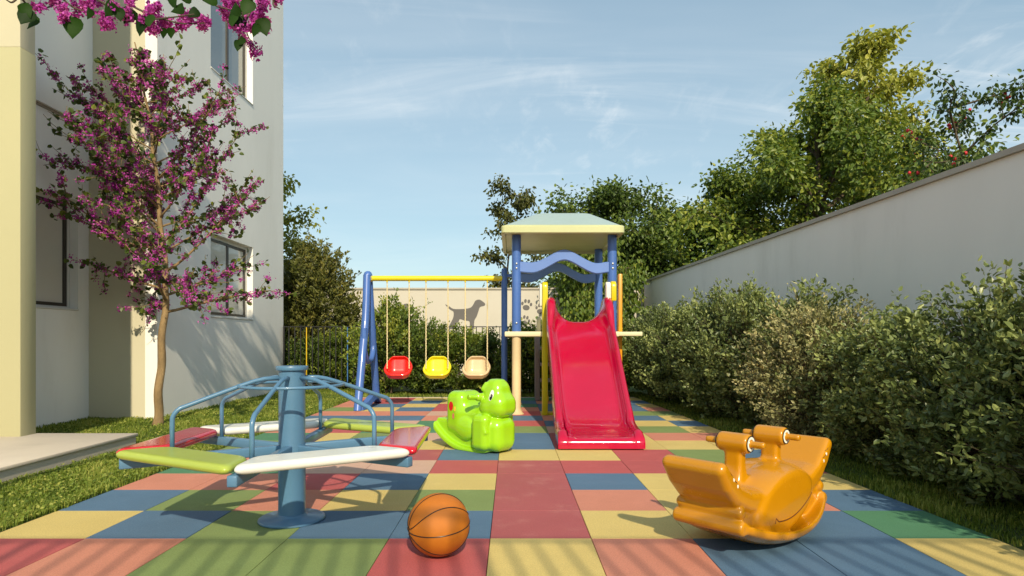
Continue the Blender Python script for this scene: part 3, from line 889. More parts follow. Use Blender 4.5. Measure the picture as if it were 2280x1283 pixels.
# ------------------------------------------------------------------ orange double rocker
ox, oy = 1.215, 3.13
orr = thing('rocking_toy', 'orange plastic two-seat rocker with paired handlebars and smiling sides', 'rocking toy', (ox, oy, 0), math.radians(41))
def f_rocker(P):
    x, y, z = P[:, 0], P[:, 1], P[:, 2]
    xa, ya = np.abs(x), np.abs(y)
    Ps = np.stack([x, ya, z], 1)
    Pss = np.stack([xa, ya, z], 1)
    # seat shell: saddle bed and upswept seat backs, one bent thick plank
    bed = sd_seg2(xa, z, [(0.0, 0.235), (0.18, 0.226), (0.31, 0.242), (0.405, 0.285), (0.475, 0.350), (0.530, 0.418)], [0.06, 0.052, 0.046, 0.046, 0.043, 0.034])
    d = extr(bed, y, 0.160, 0.03)
    belly = extr(sd_seg2(xa, z, [(0.0, 0.17), (0.22, 0.20), (0.37, 0.262)], [0.12, 0.085, 0.058]), y, 0.138, 0.05)
    d = smin(d, belly, 0.03)
    # the bulging lens on each side
    ca, sa = math.cos(0.20), math.sin(0.20)
    lx_, lz_ = x * ca + (z - 0.195) * sa, -x * sa + (z - 0.195) * ca      # the lens leans up towards the far seat
    lens = sd_ell(np.stack([lx_, ya, lz_], 1), (0.0, 0.05, 0.0), (0.335, 0.215, 0.158))
    lens = smax(lens, ya - 0.184 + 0.10 * np.maximum(lz_, 0), 0.022)
    d = smin(d, lens, 0.012)
    # rocker sole: a strongly bent dish whose near edges flare up and out
    bend = 0.125 * np.minimum(xa / 0.42, 1.15) ** 2
    flare = np.clip((ya - 0.10) / 0.15, 0, 1) ** 2 * 0.055
    hwid = 0.250 - np.clip((xa - 0.05) / 0.38, 0, 1) ** 2 * 0.075
    sole = smax(smax(xa - 0.43, ya - hwid, 0.06), (np.abs(z - bend - flare - 0.022) - 0.020) * 0.85, 0.014)
    d = smin(d, sole, 0.02)
    # foot rests: stacked rolls at both ends
    for (rx, rz, rr_, hw) in ((0.410, 0.150, 0.034, 0.180), (0.402, 0.214, 0.027, 0.168)):
        roll = extr(np.hypot(xa - rx, z - rz) - rr_, y, hw, 0.016)
        d = smin(d, roll, 0.012)
    fill = extr(sd_seg2(xa, z, [(0.25, 0.14), (0.385, 0.185)], [0.06, 0.040]), y, 0.150, 0.03)
    d = smin(d, fill, 0.012)
    # handle posts
    Pp = np.stack([xa, y, z], 1)
    post = sd_rbox(np.stack([(xa - 0.18) / (1 + 2.2 * np.clip((0.40 - z) / 0.14, 0, 1) ** 2.2), y / (1 + 0.55 * np.clip((0.40 - z) / 0.14, 0, 1) ** 2), z], 1), (0, 0, 0.36), (0.030, 0.046, 0.12), 0.02) * 0.7
    d = smin(d, post, 0.02)
    cyl = extr(np.hypot(xa - 0.18, z - 0.487) - 0.047, y, 0.080, 0.014)
    d = smin(d, cyl, 0.012)
    bar = extr(np.hypot(xa - 0.18, z - 0.487) - 0.0165, y, 0.152, 0.005)
    d = smin(d, bar, 0.004)
    return np.maximum(d, -z + 0.001)
sdf_obj('body', f_rocker, (-0.60, -0.26, -0.012), (0.60, 0.26, 0.56), 0.0072, M['toy_orange'], orr)
for sx_ in (-1, 1):
    for sy_ in (-1, 1):
        c = np.array((sx_ * 0.18, sy_ * 0.0805, 0.487))
        def annulus(r0, r1, h, n=36):
            bq = MB(); V = []
            for (r, yy) in ((r0, 0), (r1, 0), (r1, h), (r0, h)):
                for k in range(n):
                    a = 2 * PI * k / n
                    V.append((c[0] + r * math.cos(a), c[1] + sy_ * yy, c[2] + r * math.sin(a)))
            Fc = []
            for i in range(4):
                for k in range(n):
                    Fc.append((i * n + k, i * n + (k + 1) % n, ((i + 1) % 4) * n + (k + 1) % n, ((i + 1) % 4) * n + k))
            return bq.add(V, Fc, False)
        annulus(0.034, 0.0385, 0.0022).build('ring_outline', M['print_black'], orr)
        annulus(0.0225, 0.0338, 0.0028).build('white_ring', M['print_white'], orr)
def carve(name, pts, sgn, r, mat):
    P = [hit(f_rocker, (u, sgn * 0.4, v), (0, -sgn, 0)) for (u, v) in pts]
    MB().tube([tuple(p) for p in P], r, 8).build(name, mat, orr)
for sgn in (-1, 1):
    sm = [(-0.150, 0.128), (-0.138, 0.150), (-0.118, 0.134)] + [(-0.11 + 0.35 * t, 0.130 - 0.014 * math.sin(t * PI) + 0.080 * t * t) for t in np.linspace(0, 1, 14)]
    carve('smile', sm, sgn, 0.0038, M['groove'])
    for e in (-1, 1):
        for (u0, v0) in ((0.452, 0.345), (0.484, 0.378)):
            carve('eyelid_line', [(e * (u0 - 0.014), v0 + 0.012), (e * u0, v0 + 0.016), (e * (u0 + 0.012), v0 + 0.026)], sgn, 0.0018, M['groove'])
            decal('eye_spot', f_rocker, (e * (u0 - 0.012), sgn * 0.4, v0 - 0.004), (0, -sgn, 0), (1, 0, 0), (0, 0, 1), ellipse(0.006, 0.008, 10), M['print_white'], orr)

# ------------------------------------------------------------------ swing frame and swings
SWX, SWY = -2.12, 9.25
sf = thing('swing_stand', 'blue A-frame and post holding up the yellow swing beam', 'swing stand', (SWX, SWY, 0))
apex = (0, 0, 1.93)
for (fy, nm) in ((-0.62, 'leg'), (0.60, 'leg')):
    p = [(0.0, fy, 0.0), (0.0, fy * 0.97, 0.06), (0.005, fy * 0.62, 0.72), (0.008, fy * 0.30, 1.3), (0.0, fy * 0.09, 1.93)]
    MB().tube(catmull(p, 5), 0.056, 16).build(nm, M['play_blue'], sf)
MB().lathe([(0.0, 0.075), (0.03, 0.07), (0.052, 0.05), (0.064, 0.02), (0.067, 0.0), (0.067, -0.06)], 20, (0, 0, 1.925)).build('leg_cap', M['play_blue'], sf, sharp=0)
U = [(0.012, -0.30, 1.15), (0.014, -0.29, 0.85), (0.014, -0.17, 0.70), (0.014, 0.0, 0.665), (0.014, 0.17, 0.70), (0.014, 0.29, 0.85), (0.012, 0.30, 1.15)]
MB().tube(catmull(U, 6), 0.042, 14).build('brace', M['play_blue'], sf)
ft = [(0.0, -0.60, 0.045), (0.02, -0.38, 0.055), (0.05, -0.1, 0.13), (0.05, 0.15, 0.14), (0.03, 0.40, 0.06), (0.0, 0.62, 0.045)]
fp = catmull(ft, 6)
fbm = MB()
V, Fc = [], []
for i, p in enumerate(fp):
    hw = 0.075
    V += [(p[0] - hw * .5, p[1], p[2] - 0.04), (p[0] + hw, p[1], p[2] - 0.04), (p[0] + hw * .8, p[1], p[2] + 0.035), (p[0] - hw * .3, p[1], p[2] + 0.035)]
for i in range(len(fp) - 1):
    for k in range(4):
        Fc.append((i * 4 + k, (i + 1) * 4 + k, (i + 1) * 4 + (k + 1) % 4, i * 4 + (k + 1) % 4))
Fc += [(0, 1, 2, 3), tuple(len(V) - 4 + k for k in (3, 2, 1, 0))]
fbm.add(V, Fc, True).build('foot_beam', M['play_blue'], sf, sharp=50)
MB().tube([(0.05, 0, 1.89), (1.99, 0, 1.89)], 0.040, 18).build('top_beam', M['play_yellow'], sf)
MB().tube([(0.035, 0, 1.89), (0.06, 0, 1.89)], 0.05, 18).build('beam_flange', M['play_yellow'], sf)
MB().tube([(2.02, 0, 0), (2.02, 0, 2.0), (2.02, 0, 2.03), (2.02, 0, 2.045)], [0.045, 0.045, 0.038, 0.015], 18).build('post', M['play_blue'], sf)
MB().tube([(2.04, 0, 1.93), (2.16, 0, 1.93)], 0.025, 12).build('connector', M['play_blue'], sf)
def f_seat(P):
    x, y, z = P[:, 0], P[:, 1], P[:, 2]
    lean = y - (z + 0.1) * 0.22
    Q = np.stack([x, lean, z], 1)
    outer = sd_rbox(Q, (0, 0, 0.02), (0.200, 0.160, 0.180), 0.135)
    inner = sd_rbox(Q, (0, 0, 0.045), (0.177, 0.137, 0.182), 0.118)
    # rim height: high back, arms halfway, low front lip
    u = np.clip((lean + 0.02) / 0.09, 0, 1)
    rim = -0.095 + 0.10 * np.clip((lean + 0.155) / 0.10, 0, 1) ** 1.5 + 0.16 * u * u * (3 - 2 * u) - 0.30 * np.maximum(np.abs(x) - 0.07, 0) ** 2 / 0.02 * u * 0.55
    d = smax(outer, -inner, 0.006)
    d = smax(d, (z - rim) * 0.75, 0.012)
    # thick rolled lip
    lip = np.hypot(np.abs((outer + inner * -1) * 0.5 + outer * 0 + (outer - 0)) * 0 + np.abs(outer + 0.008), (z - rim + 0.012) * 0.8) - 0.018
    return smin(d, lip, 0.01)
sV, sQ = surface_net(f_seat, (-0.25, -0.25, -0.2), (0.25, 0.28, 0.2), 0.0085)
for (cx_, mm, word, hang) in ((886.5, 'seat_red', 'red', 'next to the blue A-frame'), (973, 'seat_yellow', 'yellow', 'in the middle of the yellow beam'), (1060.5, 'seat_beige', 'beige', 'nearest the slide tower')):
    X = (cx_ - CX) / F_PX * SWY
    zc_ = 0.562
    t = thing('swing', f'{word} bucket swing hanging on two ropes {hang}', 'swing', (X, SWY, 0), 0, 'bucket swings on the yellow beam')
    o = link('seat', fast_mesh('seat', sV, sQ, M[mm], smooth=True), t)
    o.location = (0, 0, zc_); o.rotation_euler = (0, 0, {'seat_red': 0.07, 'seat_yellow': 0.0, 'seat_beige': -0.05}[mm])
    for s_ in (-1, 1):
        n = 110
        pts = [(s_ * 0.163 + 0.0016 * math.cos(k * 1.4), 0.0016 * math.sin(k * 1.4), 0.555 + (1.865 - 0.555) * k / (n - 1)) for k in range(n)]
        MB().tube(pts, [0.0085 + 0.0018 * math.sin(k * 2.1) for k in range(n)], 6).build('rope', M['rope'], t)
        MB().tube([(s_ * 0.163, -0.006, 1.885), (s_ * 0.163, -0.006, 1.835)], 0.013, 8).build('hook', M['play_yellow'], t)

# ------------------------------------------------------------------ slide tower
tw = thing('slide_tower', 'play tower with pale lime roof, blue posts and a red slide', 'play tower', (0.7, 8.9, 0))
TWO = Vector(tw.location)
def tpart(mb, name, mat, parent=None, **k):
    if parent is None:
        o = mb.build(name, mat, tw, **k); o.location = -TWO
    else:
        o = mb.build(name, mat, parent, **k)
    return o
PXL, PXR, PYF, PYB = 0.071, 1.335, 8.26, 9.54
DZ = 1.09
for (x, y) in ((PXL, PYF), (PXR, PYF), (PXL, PYB), (PXR, PYB)):
    tpart(MB().lathe([(0.06, DZ - 0.06), (0.06, 2.36), (0, 2.36)], 24, (x, y, 0)), 'post', M['play_blue'])
    tpart(MB().lathe([(0.10, 0.0), (0.10, 0.006), (0.078, 0.028), (0.066, 0.06), (0.0585, 0.09), (0.0585, DZ - 0.061)], 24, (x, y, 0)), 'post_leg', M['play_beige'])
tpart(MB().rbox(-0.085, 1.42, 8.18, 9.62, DZ - 0.066, DZ, 0.012), 'deck', M['deck_beige'])
tpart(MB().rbox(1.421, 1.735, 8.24, 8.9, DZ - 0.058, DZ - 0.003, 0.01), 'deck_extension', M['deck_beige'])
# hipped roof: rounded rim, sloping faces, small flat top
RX0, RX1, RY0, RY1 = -0.126, 1.446, 7.93, 9.88
rb_ = MB()
z0, z1 = 2.335, 2.435
def ringpts(x0, x1, y0, y1, z, r=0.05, n=5):
    out = []
    for (cx_, cy_, a0) in ((x1 - r, y1 - r, 0), (x0 + r, y1 - r, 90), (x0 + r, y0 + r, 180), (x1 - r, y0 + r, 270)):
        for k in range(n):
            a = math.radians(a0 + 90 * k / (n - 1))
            out.append((cx_ + r * math.cos(a), cy_ + r * math.sin(a), z))
    return out
ins = 0.012
rings = [ringpts(RX0 + .06, RX1 - .06, RY0 + .06, RY1 - .06, z0 + 0.03), ringpts(RX0 + .05, RX1 - .05, RY0 + .05, RY1 - .05, z0 + .002),
         ringpts(RX0 + ins, RX1 - ins, RY0 + ins, RY1 - ins, z0), ringpts(RX0, RX1, RY0, RY1, z0 + .012), ringpts(RX0, RX1, RY0, RY1, z1 - .014),
         ringpts(RX0 + .008, RX1 - .008, RY0 + .008, RY1 - .008, z1), ringpts(RX0 + .03, RX1 - .03, RY0 + .03, RY1 - .03, z1 + .012, 0.08),
         ringpts(0.33, 1.12, 8.60, 9.17, 2.722, 0.12), ringpts(0.37, 1.08, 8.64, 9.13, 2.732, 0.10)]
nR = len(rings[0])
top_r = rings[6:]; rings = rings[:7]
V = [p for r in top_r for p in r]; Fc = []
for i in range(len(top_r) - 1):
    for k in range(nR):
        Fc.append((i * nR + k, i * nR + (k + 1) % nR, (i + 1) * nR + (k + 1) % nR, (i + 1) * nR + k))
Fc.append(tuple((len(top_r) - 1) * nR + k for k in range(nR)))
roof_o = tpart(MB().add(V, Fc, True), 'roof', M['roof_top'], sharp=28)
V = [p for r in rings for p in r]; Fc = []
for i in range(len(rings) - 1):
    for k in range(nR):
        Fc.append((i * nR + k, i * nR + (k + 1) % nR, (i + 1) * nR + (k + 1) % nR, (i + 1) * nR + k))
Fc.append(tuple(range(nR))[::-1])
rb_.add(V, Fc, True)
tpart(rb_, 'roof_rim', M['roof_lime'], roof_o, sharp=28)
# wavy top rails, front and back
def wave_rail(x0, x1, y, z, depth, h):
    b = MB(); n = 40; V, Fc = [], []
    for i in range(n + 1):
        t = i / n
        bump = 0.155 * math.exp(-((t - 0.5) / 0.19) ** 2) - 0.02 * math.exp(-((t - 0.16) / 0.10) ** 2) - 0.03 * math.exp(-((t - 0.84) / 0.10) ** 2)
        x = x0 + (x1 - x0) * t
        e = 0.012
        for (dy, dz) in ((-depth / 2, -h / 2 + e), (-depth / 2 + e, -h / 2), (depth / 2 - e, -h / 2), (depth / 2, -h / 2 + e), (depth / 2, h / 2 - e), (depth / 2 - e, h / 2), (-depth / 2 + e, h / 2), (-depth / 2, h / 2 - e)):
            V.append((x, y + dy, z + bump + dz))
    for i in range(n):
        for k in range(8):
            Fc.append((i * 8 + k, i * 8 + (k + 1) % 8, (i + 1) * 8 + (k + 1) % 8, (i + 1) * 8 + k))
    b.add(V, Fc, True)
    return b
tpart(wave_rail(PXL + 0.02, PXR - 0.02, PYF, 1.945, 0.07, 0.142), 'wavy_rail', M['wave_blue'], sharp=35)
tpart(wave_rail(PXL + 0.02, PXR - 0.02, PYB, 1.935, 0.07, 0.132), 'wavy_rail', M['wave_blue'], sharp=35)
# yellow side boards of the slide mouth: rounded head, long leg on the left
def board(x0, x1, ya, yb, zlo, zhi, name, mat):
    cyb = (ya + yb) / 2; r = (yb - ya) / 2
    poly = [(ya, zlo), (yb, zlo)] + [(cyb + r * math.cos(a), zhi - r + r * math.sin(a)) for a in np.linspace(0, PI, 13)]
    bm = bmesh.new()
    vs = [bm.verts.new((x0, p[0], p[1])) for p in poly]
    f = bm.faces.new(vs)
    ex = bmesh.ops.extrude_face_region(bm, geom=[f])
    for v in [e for e in ex['geom'] if isinstance(e, bmesh.types.BMVert)]: v.co.x = x1
    bmesh.ops.recalc_face_normals(bm, faces=bm.faces)
    bmesh.ops.bevel(bm, geom=bm.edges[:], offset=0.012, segments=2, affect='EDGES', profile=0.5)
    bm.verts.index_update()
    b = MB().add([v.co[:] for v in bm.verts], [[v.index for v in q.verts] for q in bm.faces], True)
    bm.free()
    return tpart(b, name, mat)
board(0.405, 0.478, 8.10, 8.26, 0.0, 1.74, 'side_board', M['panel_yellow'])
tpart(MB().rbox(0.40, 0.56, 8.14, 8.30, 0.0, 0.03, 0.01), 'board_foot', M['panel_yellow'])
board(1.285, 1.352, 8.00, 8.16, 1.48, 1.74, 'side_board', M['panel_yellow'])
board(1.222, 1.284, 8.02, 8.15, 1.30, 1.73, 'board_lining', M['play_white'])
board(0.372, 0.404, 8.13, 8.24, 1.42, 1.72, 'board_lining', M['play_white'])
tpart(MB().rbox(1.462, 1.515, 8.5, 8.62, 0.62, 1.88, 0.012), 'side_panel', M['play_orange'])
tpart(MB().rbox(0.385, 0.465, 10.05, 10.30, 0.0, 1.1, 0.012), 'ladder_stringer', M['play_mauve'])
tpart(MB().rbox(1.00, 1.08, 10.05, 10.30, 0.0, 1.1, 0.012), 'ladder_stringer', M['play_mauve'])
board(0.395, 0.455, 9.60, 9.72, DZ, 1.33, 'hand_grip', M['deck_beige'])
for (yy, zz) in ((9.75, 0.82), (9.90, 0.56), (10.02, 0.30)):
    tpart(MB().rbox(0.466, 0.999, yy, yy + 0.26, zz, zz + 0.05, 0.01), 'ladder_step', M['play_mauve'])
tpart(MB().rbox(0.50, 0.60, 9.9, 10.0, 0.0, 0.09, 0.02), 'board_foot', M['panel_yellow'])
# the red slide: one moulded trough swept from the deck to the floor
path = [(8.22, 1.205), (8.12, 1.215), (8.00, 1.200), (7.86, 1.135), (7.60, 0.985), (7.25, 0.775), (6.90, 0.565), (6.60, 0.385), (6.35, 0.245), (6.12, 0.150), (5.90, 0.112), (5.72, 0.108), (5.62, 0.106), (5.572, 0.096), (5.548, 0.066), (5.545, 0.012)]
pth = catmull([(0, a, c) for (a, c) in path], 6)
N_ = len(pth)
sec = []
for i, p in enumerate(pth):
    y, z = p[1], p[2]
    a = pth[max(0, i - 1)]; c = pth[min(N_ - 1, i + 1)]
    t = (c - a) / np.linalg.norm(c - a)            # towards the exit: -y
    nrm = np.array((0, -t[2] * -1 if False else t[2] * -1, t[1])) * -1
    nrm = np.array((0, t[2], -t[1]))               # up normal of the bed
    if nrm[2] < 0 and i < N_ - 12: nrm = -nrm
    s = min(1.0, max(0.0, (8.2 - y) / 2.65))       # 0 at the top, 1 at the exit
    half = 0.425 + (0.375 - 0.425) * s
    if y < 6.25: half += 0.0 + 0.012 * min(1, (6.25 - y) / 0.3)
    xc = 0.878 + (0.806 - 0.878) * s
    top = max(0.0, min(1.0, (y - 7.72) / 0.33)); top = top * top * (3 - 2 * top)
    low = max(0.0, min(1.0, (6.28 - y) / 0.22)); low = low * low * (3 - 2 * low)
    hr = 0.105 + 0.215 * top - 0.045 * low
    end = max(0.0, min(1.0, (5.66 - y) / 0.10))
    hr = hr * (1 - end) + 0.004 * end
    rim = 0.034 + 0.024 * top + 0.012 * low
    dn = min(0.13, max(0.03, z * 0.98)) if y > 5.60 else 0.02
    wi = half - 2 * rim                              # inner half-width at the rim
    prof = []
    prof.append((-half, -dn))
    for k in range(7):                               # rounded rim
        an = PI - PI * k / 6
        prof.append((-half + rim + rim * math.cos(an), hr - min(rim, hr * .8) + min(rim, hr * .8) * math.sin(an)))
    fil = min(0.11 + 0.2 * top, hr * 0.9)
    for k in range(1, 7):                            # inner wall, a cove down to the bed
        an = PI + (PI / 2) * k / 6
        ww = 0.08 + 0.16 * top
        prof.append((-wi + ww + ww * math.cos(an), fil + fil * math.sin(an)))
    for k in range(1, 6):
        u = -1 + 2 * k / 6
        prof.append(((wi - 0.08 - 0.16 * top) * u, 0.0))
    for (u, v) in [(-q[0], q[1]) for q in prof[::-1]][5:]:
        prof.append((u, v))
    bot = [(half - 0.012, -dn), (half - 0.03, -0.022), (0, -0.026), (-half + 0.03, -0.022), (-half + 0.012, -dn)]
    ring_ = []
    for (u, v) in prof + bot:
        q = np.array((xc + u, y, z)) + nrm * v
        if q[2] < 0.003: q[2] = 0.003
        ring_.append(q)
    sec.append(ring_)
nS = len(sec[0])
V = [q for r in sec for q in r]; Fc = []
for i in range(N_ - 1):
    for k in range(nS):
        Fc.append((i * nS + k, (i + 1) * nS + k, (i + 1) * nS + (k + 1) % nS, i * nS + (k + 1) % nS))
Fc += [tuple(range(nS)), tuple(range((N_ - 1) * nS, N_ * nS))[::-1]]
sb = MB().add(V, Fc, True)
so = tpart(sb, 'slide', M['slide_red'], sharp=55)
bm = bmesh.new(); bm.from_mesh(so.data); bmesh.ops.recalc_face_normals(bm, faces=bm.faces); bm.to_mesh(so.data); bm.free()
# fixings
M['zinc'] = surf('zinc', srgb(170, 170, 168), rough=0.35, metal=0.8, var=0.1)
tpart(MB().rbox(0.478, 0.505, 8.07, 8.13, 1.02, 1.075, 0.006), 'bracket', M['zinc'])
for (x, y, z) in ((PXL, PYF - 0.0595, 1.92), (PXL, PYF - 0.0595, 1.98), (PXR, PYF - 0.0595, 1.92), (PXR, PYF - 0.0595, 1.98), (PXL, PYF - 0.0595, 1.20), (PXR, PYF - 0.0595, 1.20)):
    tpart(MB().tube([(x, y + 0.004, z), (x, y - 0.008, z), (x, y - 0.011, z)], [0.013, 0.013, 0.008], 10), 'bolt', M['zinc'])
for k in range(3):
    MB().tube([(0.055, 0, 1.865 + 0.022 * k), (0.062, -0.052, 1.865 + 0.022 * k)], 0.006, 8).build('bolt', M['zinc'], sf)

# ------------------------------------------------------------------ flowering trees
def bez(p, d, L, rng, n=7, up=0.25, wob=0.12):
    """a branch path: start p, direction d, length L, bending upwards"""
    pts = [np.array(p, float)]
    d = np.array(d, float) / np.linalg.norm(d)
    for i in range(n):
        d = d + np.array((0, 0, up / n)) + rng.normal(size=3) * wob / math.sqrt(n)
        d /= np.linalg.norm(d)
        pts.append(pts[-1] + d * L / n)
    return pts
def blossom_cloud(rng, centres, per, spread, size):
    n = len(centres) * per
    c = np.repeat(centres, per, axis=0) + rng.normal(size=(n, 3)) * spread
    V, Fq = leaf_cloud(rng, c, rand_dirs(rng, n), size * rng.uniform(0.7, 1.3, n), width=0.9, fold=0.5, droop=0.1, round_=True)
    t = np.clip(np.repeat(rng.normal(0.45, 0.22, len(centres)), per) + rng.normal(0, 0.15, n), 0, 1)
    return V, Fq, np.repeat(t, 6)

rng = np.random.default_rng(11)
TRY = 7.15
ft_ = thing('flowering_tree', 'slender tree covered in magenta blossom standing against the building', 'tree', tuple(W(352, 941, TRY) * (1, 1, 0)))
fo = np.array(ft_.location)
lead = catmull([W(x, y, TRY) - fo for (x, y) in ((351, 950), (354, 880), (359, 800), (364, 720), (370, 645), (364, 560), (354, 450), (344, 350), (332, 260), (316, 170), (302, 96))], 6)
lead = [p + np.array((0, 0.02 * math.sin(i * 0.7), 0)) for i, p in enumerate(lead)]
nl = len(lead)
rad = [max(0.007, 0.050 * (1 - i / nl) ** 0.8) * (1.35 if i == 0 else 1.12 if i == 1 else 1) for i in range(nl)]
tb = MB().tube(lead, rad, 14)
limbs = MB()
env_y = [(720, 0.85), (690, 1.08), (600, 1.14), (520, 1.22), (430, 1.32), (350, 1.22), (280, 0.98), (220, 0.78), (160, 0.45), (100, 0.16)]
zz_ = [W(0, y, TRY)[2] for y, _ in env_y][::-1]; ee_ = [e for _, e in env_y][::-1]
zz_, ee_ = np.array(zz_[::-1]), np.array(ee_[::-1])
def env(z): return float(np.interp(z, zz_, ee_))
def blocked(p):   # inside or against the building
    q = p + fo
    return (q[1] > BY0 - 0.06 and q[0] < BX + 0.05) or q[0] < RX + 0.08 or (q[1] < 5.8 and q[0] < PX + 0.05)
leafP, leafD, blosP = [], [], []
NL = 54
for k in range(NL):
    t = k / (NL - 1)
    z0_ = 1.30 + (W(0, 120, TRY)[2] - 1.30) * t ** 0.95
    i0 = min(range(nl), key=lambda i: abs(lead[i][2] - z0_))
    p0 = lead[i0]
    az = k * 2.39996 + rng.normal() * 0.25
    e = env(z0_ + 0.25) * rng.uniform(0.80, 1.08)
    dx, dy = math.cos(az), math.sin(az)
    yscale = 0.80 if dy < 0 else 0.62
    L = e * math.hypot(dx, dy * yscale)
    elev = rng.uniform(0.25, 0.75) if t > 0.12 else rng.uniform(0.02, 0.35)
    path_ = bez(p0, (dx, dy * yscale, elev), L * 1.12, rng, 9, up=0.22 if t > 0.1 else 0.1, wob=0.22)
    path_ = [q for q in path_ if not blocked(q)]
    if len(path_) < 3: continue
    r0 = max(0.006, rad[i0] * 0.5)
    limbs.tube(path_, [r0 * (1 - 0.8 * j / len(path_)) for j in range(len(path_))], 6)
    subs = [(path_, 0.30)]
    ns = int(5 + 8 * e)
    for s_ in range(ns):
        j = rng.integers(int(len(path_) * 0.25), len(path_))
        d = path_[j] - path_[max(0, j - 1)]
        d = d / (np.linalg.norm(d) + 1e-9) + rng.normal(size=3) * 0.75 + np.array((0, 0, 0.15))
        Ls = e * rng.uniform(0.14, 0.42)
        sp_ = [q for q in bez(path_[j], d, Ls, rng, 5, up=0.25, wob=0.3) if not blocked(q)]
        if len(sp_) < 3: continue
        limbs.tube(sp_, [0.0045 * (1 - 0.6 * q / len(sp_)) for q in range(len(sp_))], 4)
        subs.append((sp_, 0.0))
    for (pp, st) in subs:
        pp = np.array(pp)
        seg = np.linalg.norm(np.diff(pp, axis=0), axis=1).sum()
        nlv = int(seg * 20) + 2
        nb = int(seg * 6.2) + 1
        for q in range(nlv):
            u = (st + (1 - st) * rng.random()) * (len(pp) - 1)
            a = int(min(u, len(pp) - 2)); f = u - a
            c = pp[a] * (1 - f) + pp[a + 1] * f
            leafP.append(c + rng.normal(size=3) * 0.015); leafD.append(rng.normal(size=3) + np.array((0, 0, -0.35)))
        for q in range(nb):
            u = (st * 1.2 + (1 - st * 1.2) * rng.random() ** 1.2) * (len(pp) - 1)
            a = int(min(u, len(pp) - 2)); f = u - a
            blosP.append(pp[a] * (1 - f) + pp[a + 1] * f + rng.normal(size=3) * 0.012)
tb.build('trunk', M['bark'], ft_, sharp=0)
tag(limbs.build('branch', M['bark'], ft_, sharp=0), kind='stuff')
leafP, leafD, blosP = np.array(leafP), np.array(leafD), np.array(blosP)
okb = np.array([not blocked(p) for p in leafP]); leafP, leafD = leafP[okb], leafD[okb]
n = len(leafP)
V, Fq = leaf_cloud(rng, leafP, leafD, rng.uniform(0.035, 0.07, n), width=0.85, fold=0.25, droop=0.25, round_=True)
tag(link('foliage', fast_mesh('foliage', V, Fq, M['leaf_redbud'], tints(rng, n, 6, 0.42, 0.24)), ft_), kind='stuff')
V, Fq, tt = blossom_cloud(rng, blosP, 17, 0.018, 0.019)
tag(link('blossom', fast_mesh('blossom', V, Fq, M['blossom'], tt), ft_), kind='stuff')

# the second tree stands out of frame on the left lawn; its branch hangs into the top of the view
rng = np.random.default_rng(23)
NB = 2.5
t2 = thing('flowering_tree', 'magenta blossom branch with large heart-shaped leaves hanging into the top left', 'tree', (-3.05, 1.35, 0))
o2 = np.array(t2.location)
trunk2 = catmull([np.array(p) - o2 for p in ((-3.05, 1.35, -0.1), (-3.02, 1.36, 0.8), (-2.92, 1.42, 1.7), (-2.75, 1.6, 2.35), (-2.5, 2.0, 2.60))], 6)
MB().tube(trunk2, [0.06 * (1 - 0.6 * i / len(trunk2)) for i in range(len(trunk2))], 12).build('trunk', M['bark'], t2, sharp=0)
bm2 = MB()
main = catmull([np.array((-2.5, 2.0, 2.60)) - o2, W(20, -40, NB) - o2, W(300, -45, NB) - o2, W(520, -35, NB) - o2, W(640, -20, NB) - o2], 6)
bm2.tube(main, [0.020 * (1 - 0.7 * i / len(main)) for i in range(len(main))], 8)
sprays = [
    [(30, -30), (60, 10), (90, 20)], [(110, -30), (170, 20), (240, 28)], [(150, -35), (125, 8), (85, 22)],
    [(170, -30), (250, 18), (320, 42), (372, 40), (432, 32)], [(240, -40), (290, 10), (345, 36), (400, 52), (455, 52)],
    [(330, -40), (370, -5), (410, 25), (448, 48)], [(60, -30), (30, 4), (14, 0)],
    [(500, -30), (530, 15), (545, 45), (552, 80), (572, 108)], [(470, -25), (478, 10), (505, 20), (538, 30)],
    [(590, -20), (585, 15), (575, 45), (590, 62)], [(620, -20), (608, 8), (622, 20)], [(560, -20), (560, 20), (540, 60), (528, 96)]]
clusters, leaves2 = [], []
for s_ in sprays:
    dep = NB + rng.uniform(-0.10, 0.12)
    P3 = catmull([W(x, y, dep + 0.03 * i * (1 if rng.random() < .5 else -1)) - o2 for i, (x, y) in enumerate(s_)], 6)
    bm2.tube(P3, [0.0052 * (1 - 0.6 * i / len(P3)) for i in range(len(P3))], 6)
CL = [(88, 12), (150, 8), (135, 22), (165, 35), (150, 42), (190, 15), (205, 30), (225, 38), (237, 52), (265, 20), (272, 38), (290, 5), (335, 32), (326, 44), (350, 42),
      (345, 62), (354, 70), (372, 50), (380, 60), (345, 18), (415, 42), (428, 36), (447, 46), (456, 58), (402, 52), (240, 4), (210, 4), (120, 2),
      (490, 20), (503, 10), (520, 6), (532, 20), (545, 6), (524, 48), (537, 54), (560, 38), (556, 62), (570, 54), (541, 78), (560, 98), (574, 110), (588, 28), (580, 36), (575, 4), (600, 2), (616, 10), (590, 47), (601, 42)]
for (x, y) in CL:
    for q in range(3 if x < 470 else 2):
        clusters.append(W(x + rng.normal() * 7, y + rng.normal() * 6, NB + rng.uniform(-0.1, 0.12)) - o2)
bm2.build('branch', M['bark_dark'], t2, sharp=0)
def flower_cluster_mesh(rng, n, spread, size):
    c = rng.normal(size=(n, 3)) * np.array((spread, spread * 0.8, spread * 0.75))
    V, Fq = leaf_cloud(rng, c, rand_dirs(rng, n), size * rng.uniform(0.7, 1.3, n), width=0.95, fold=0.45, droop=0.1, round_=True)
    return fast_mesh('flower_cluster', V, Fq, M['blossom'], tints(rng, n, 6, 0.48, 0.25))
fcm = [flower_cluster_mesh(rng, 44, 0.0105, 0.0125) for _ in range(5)]
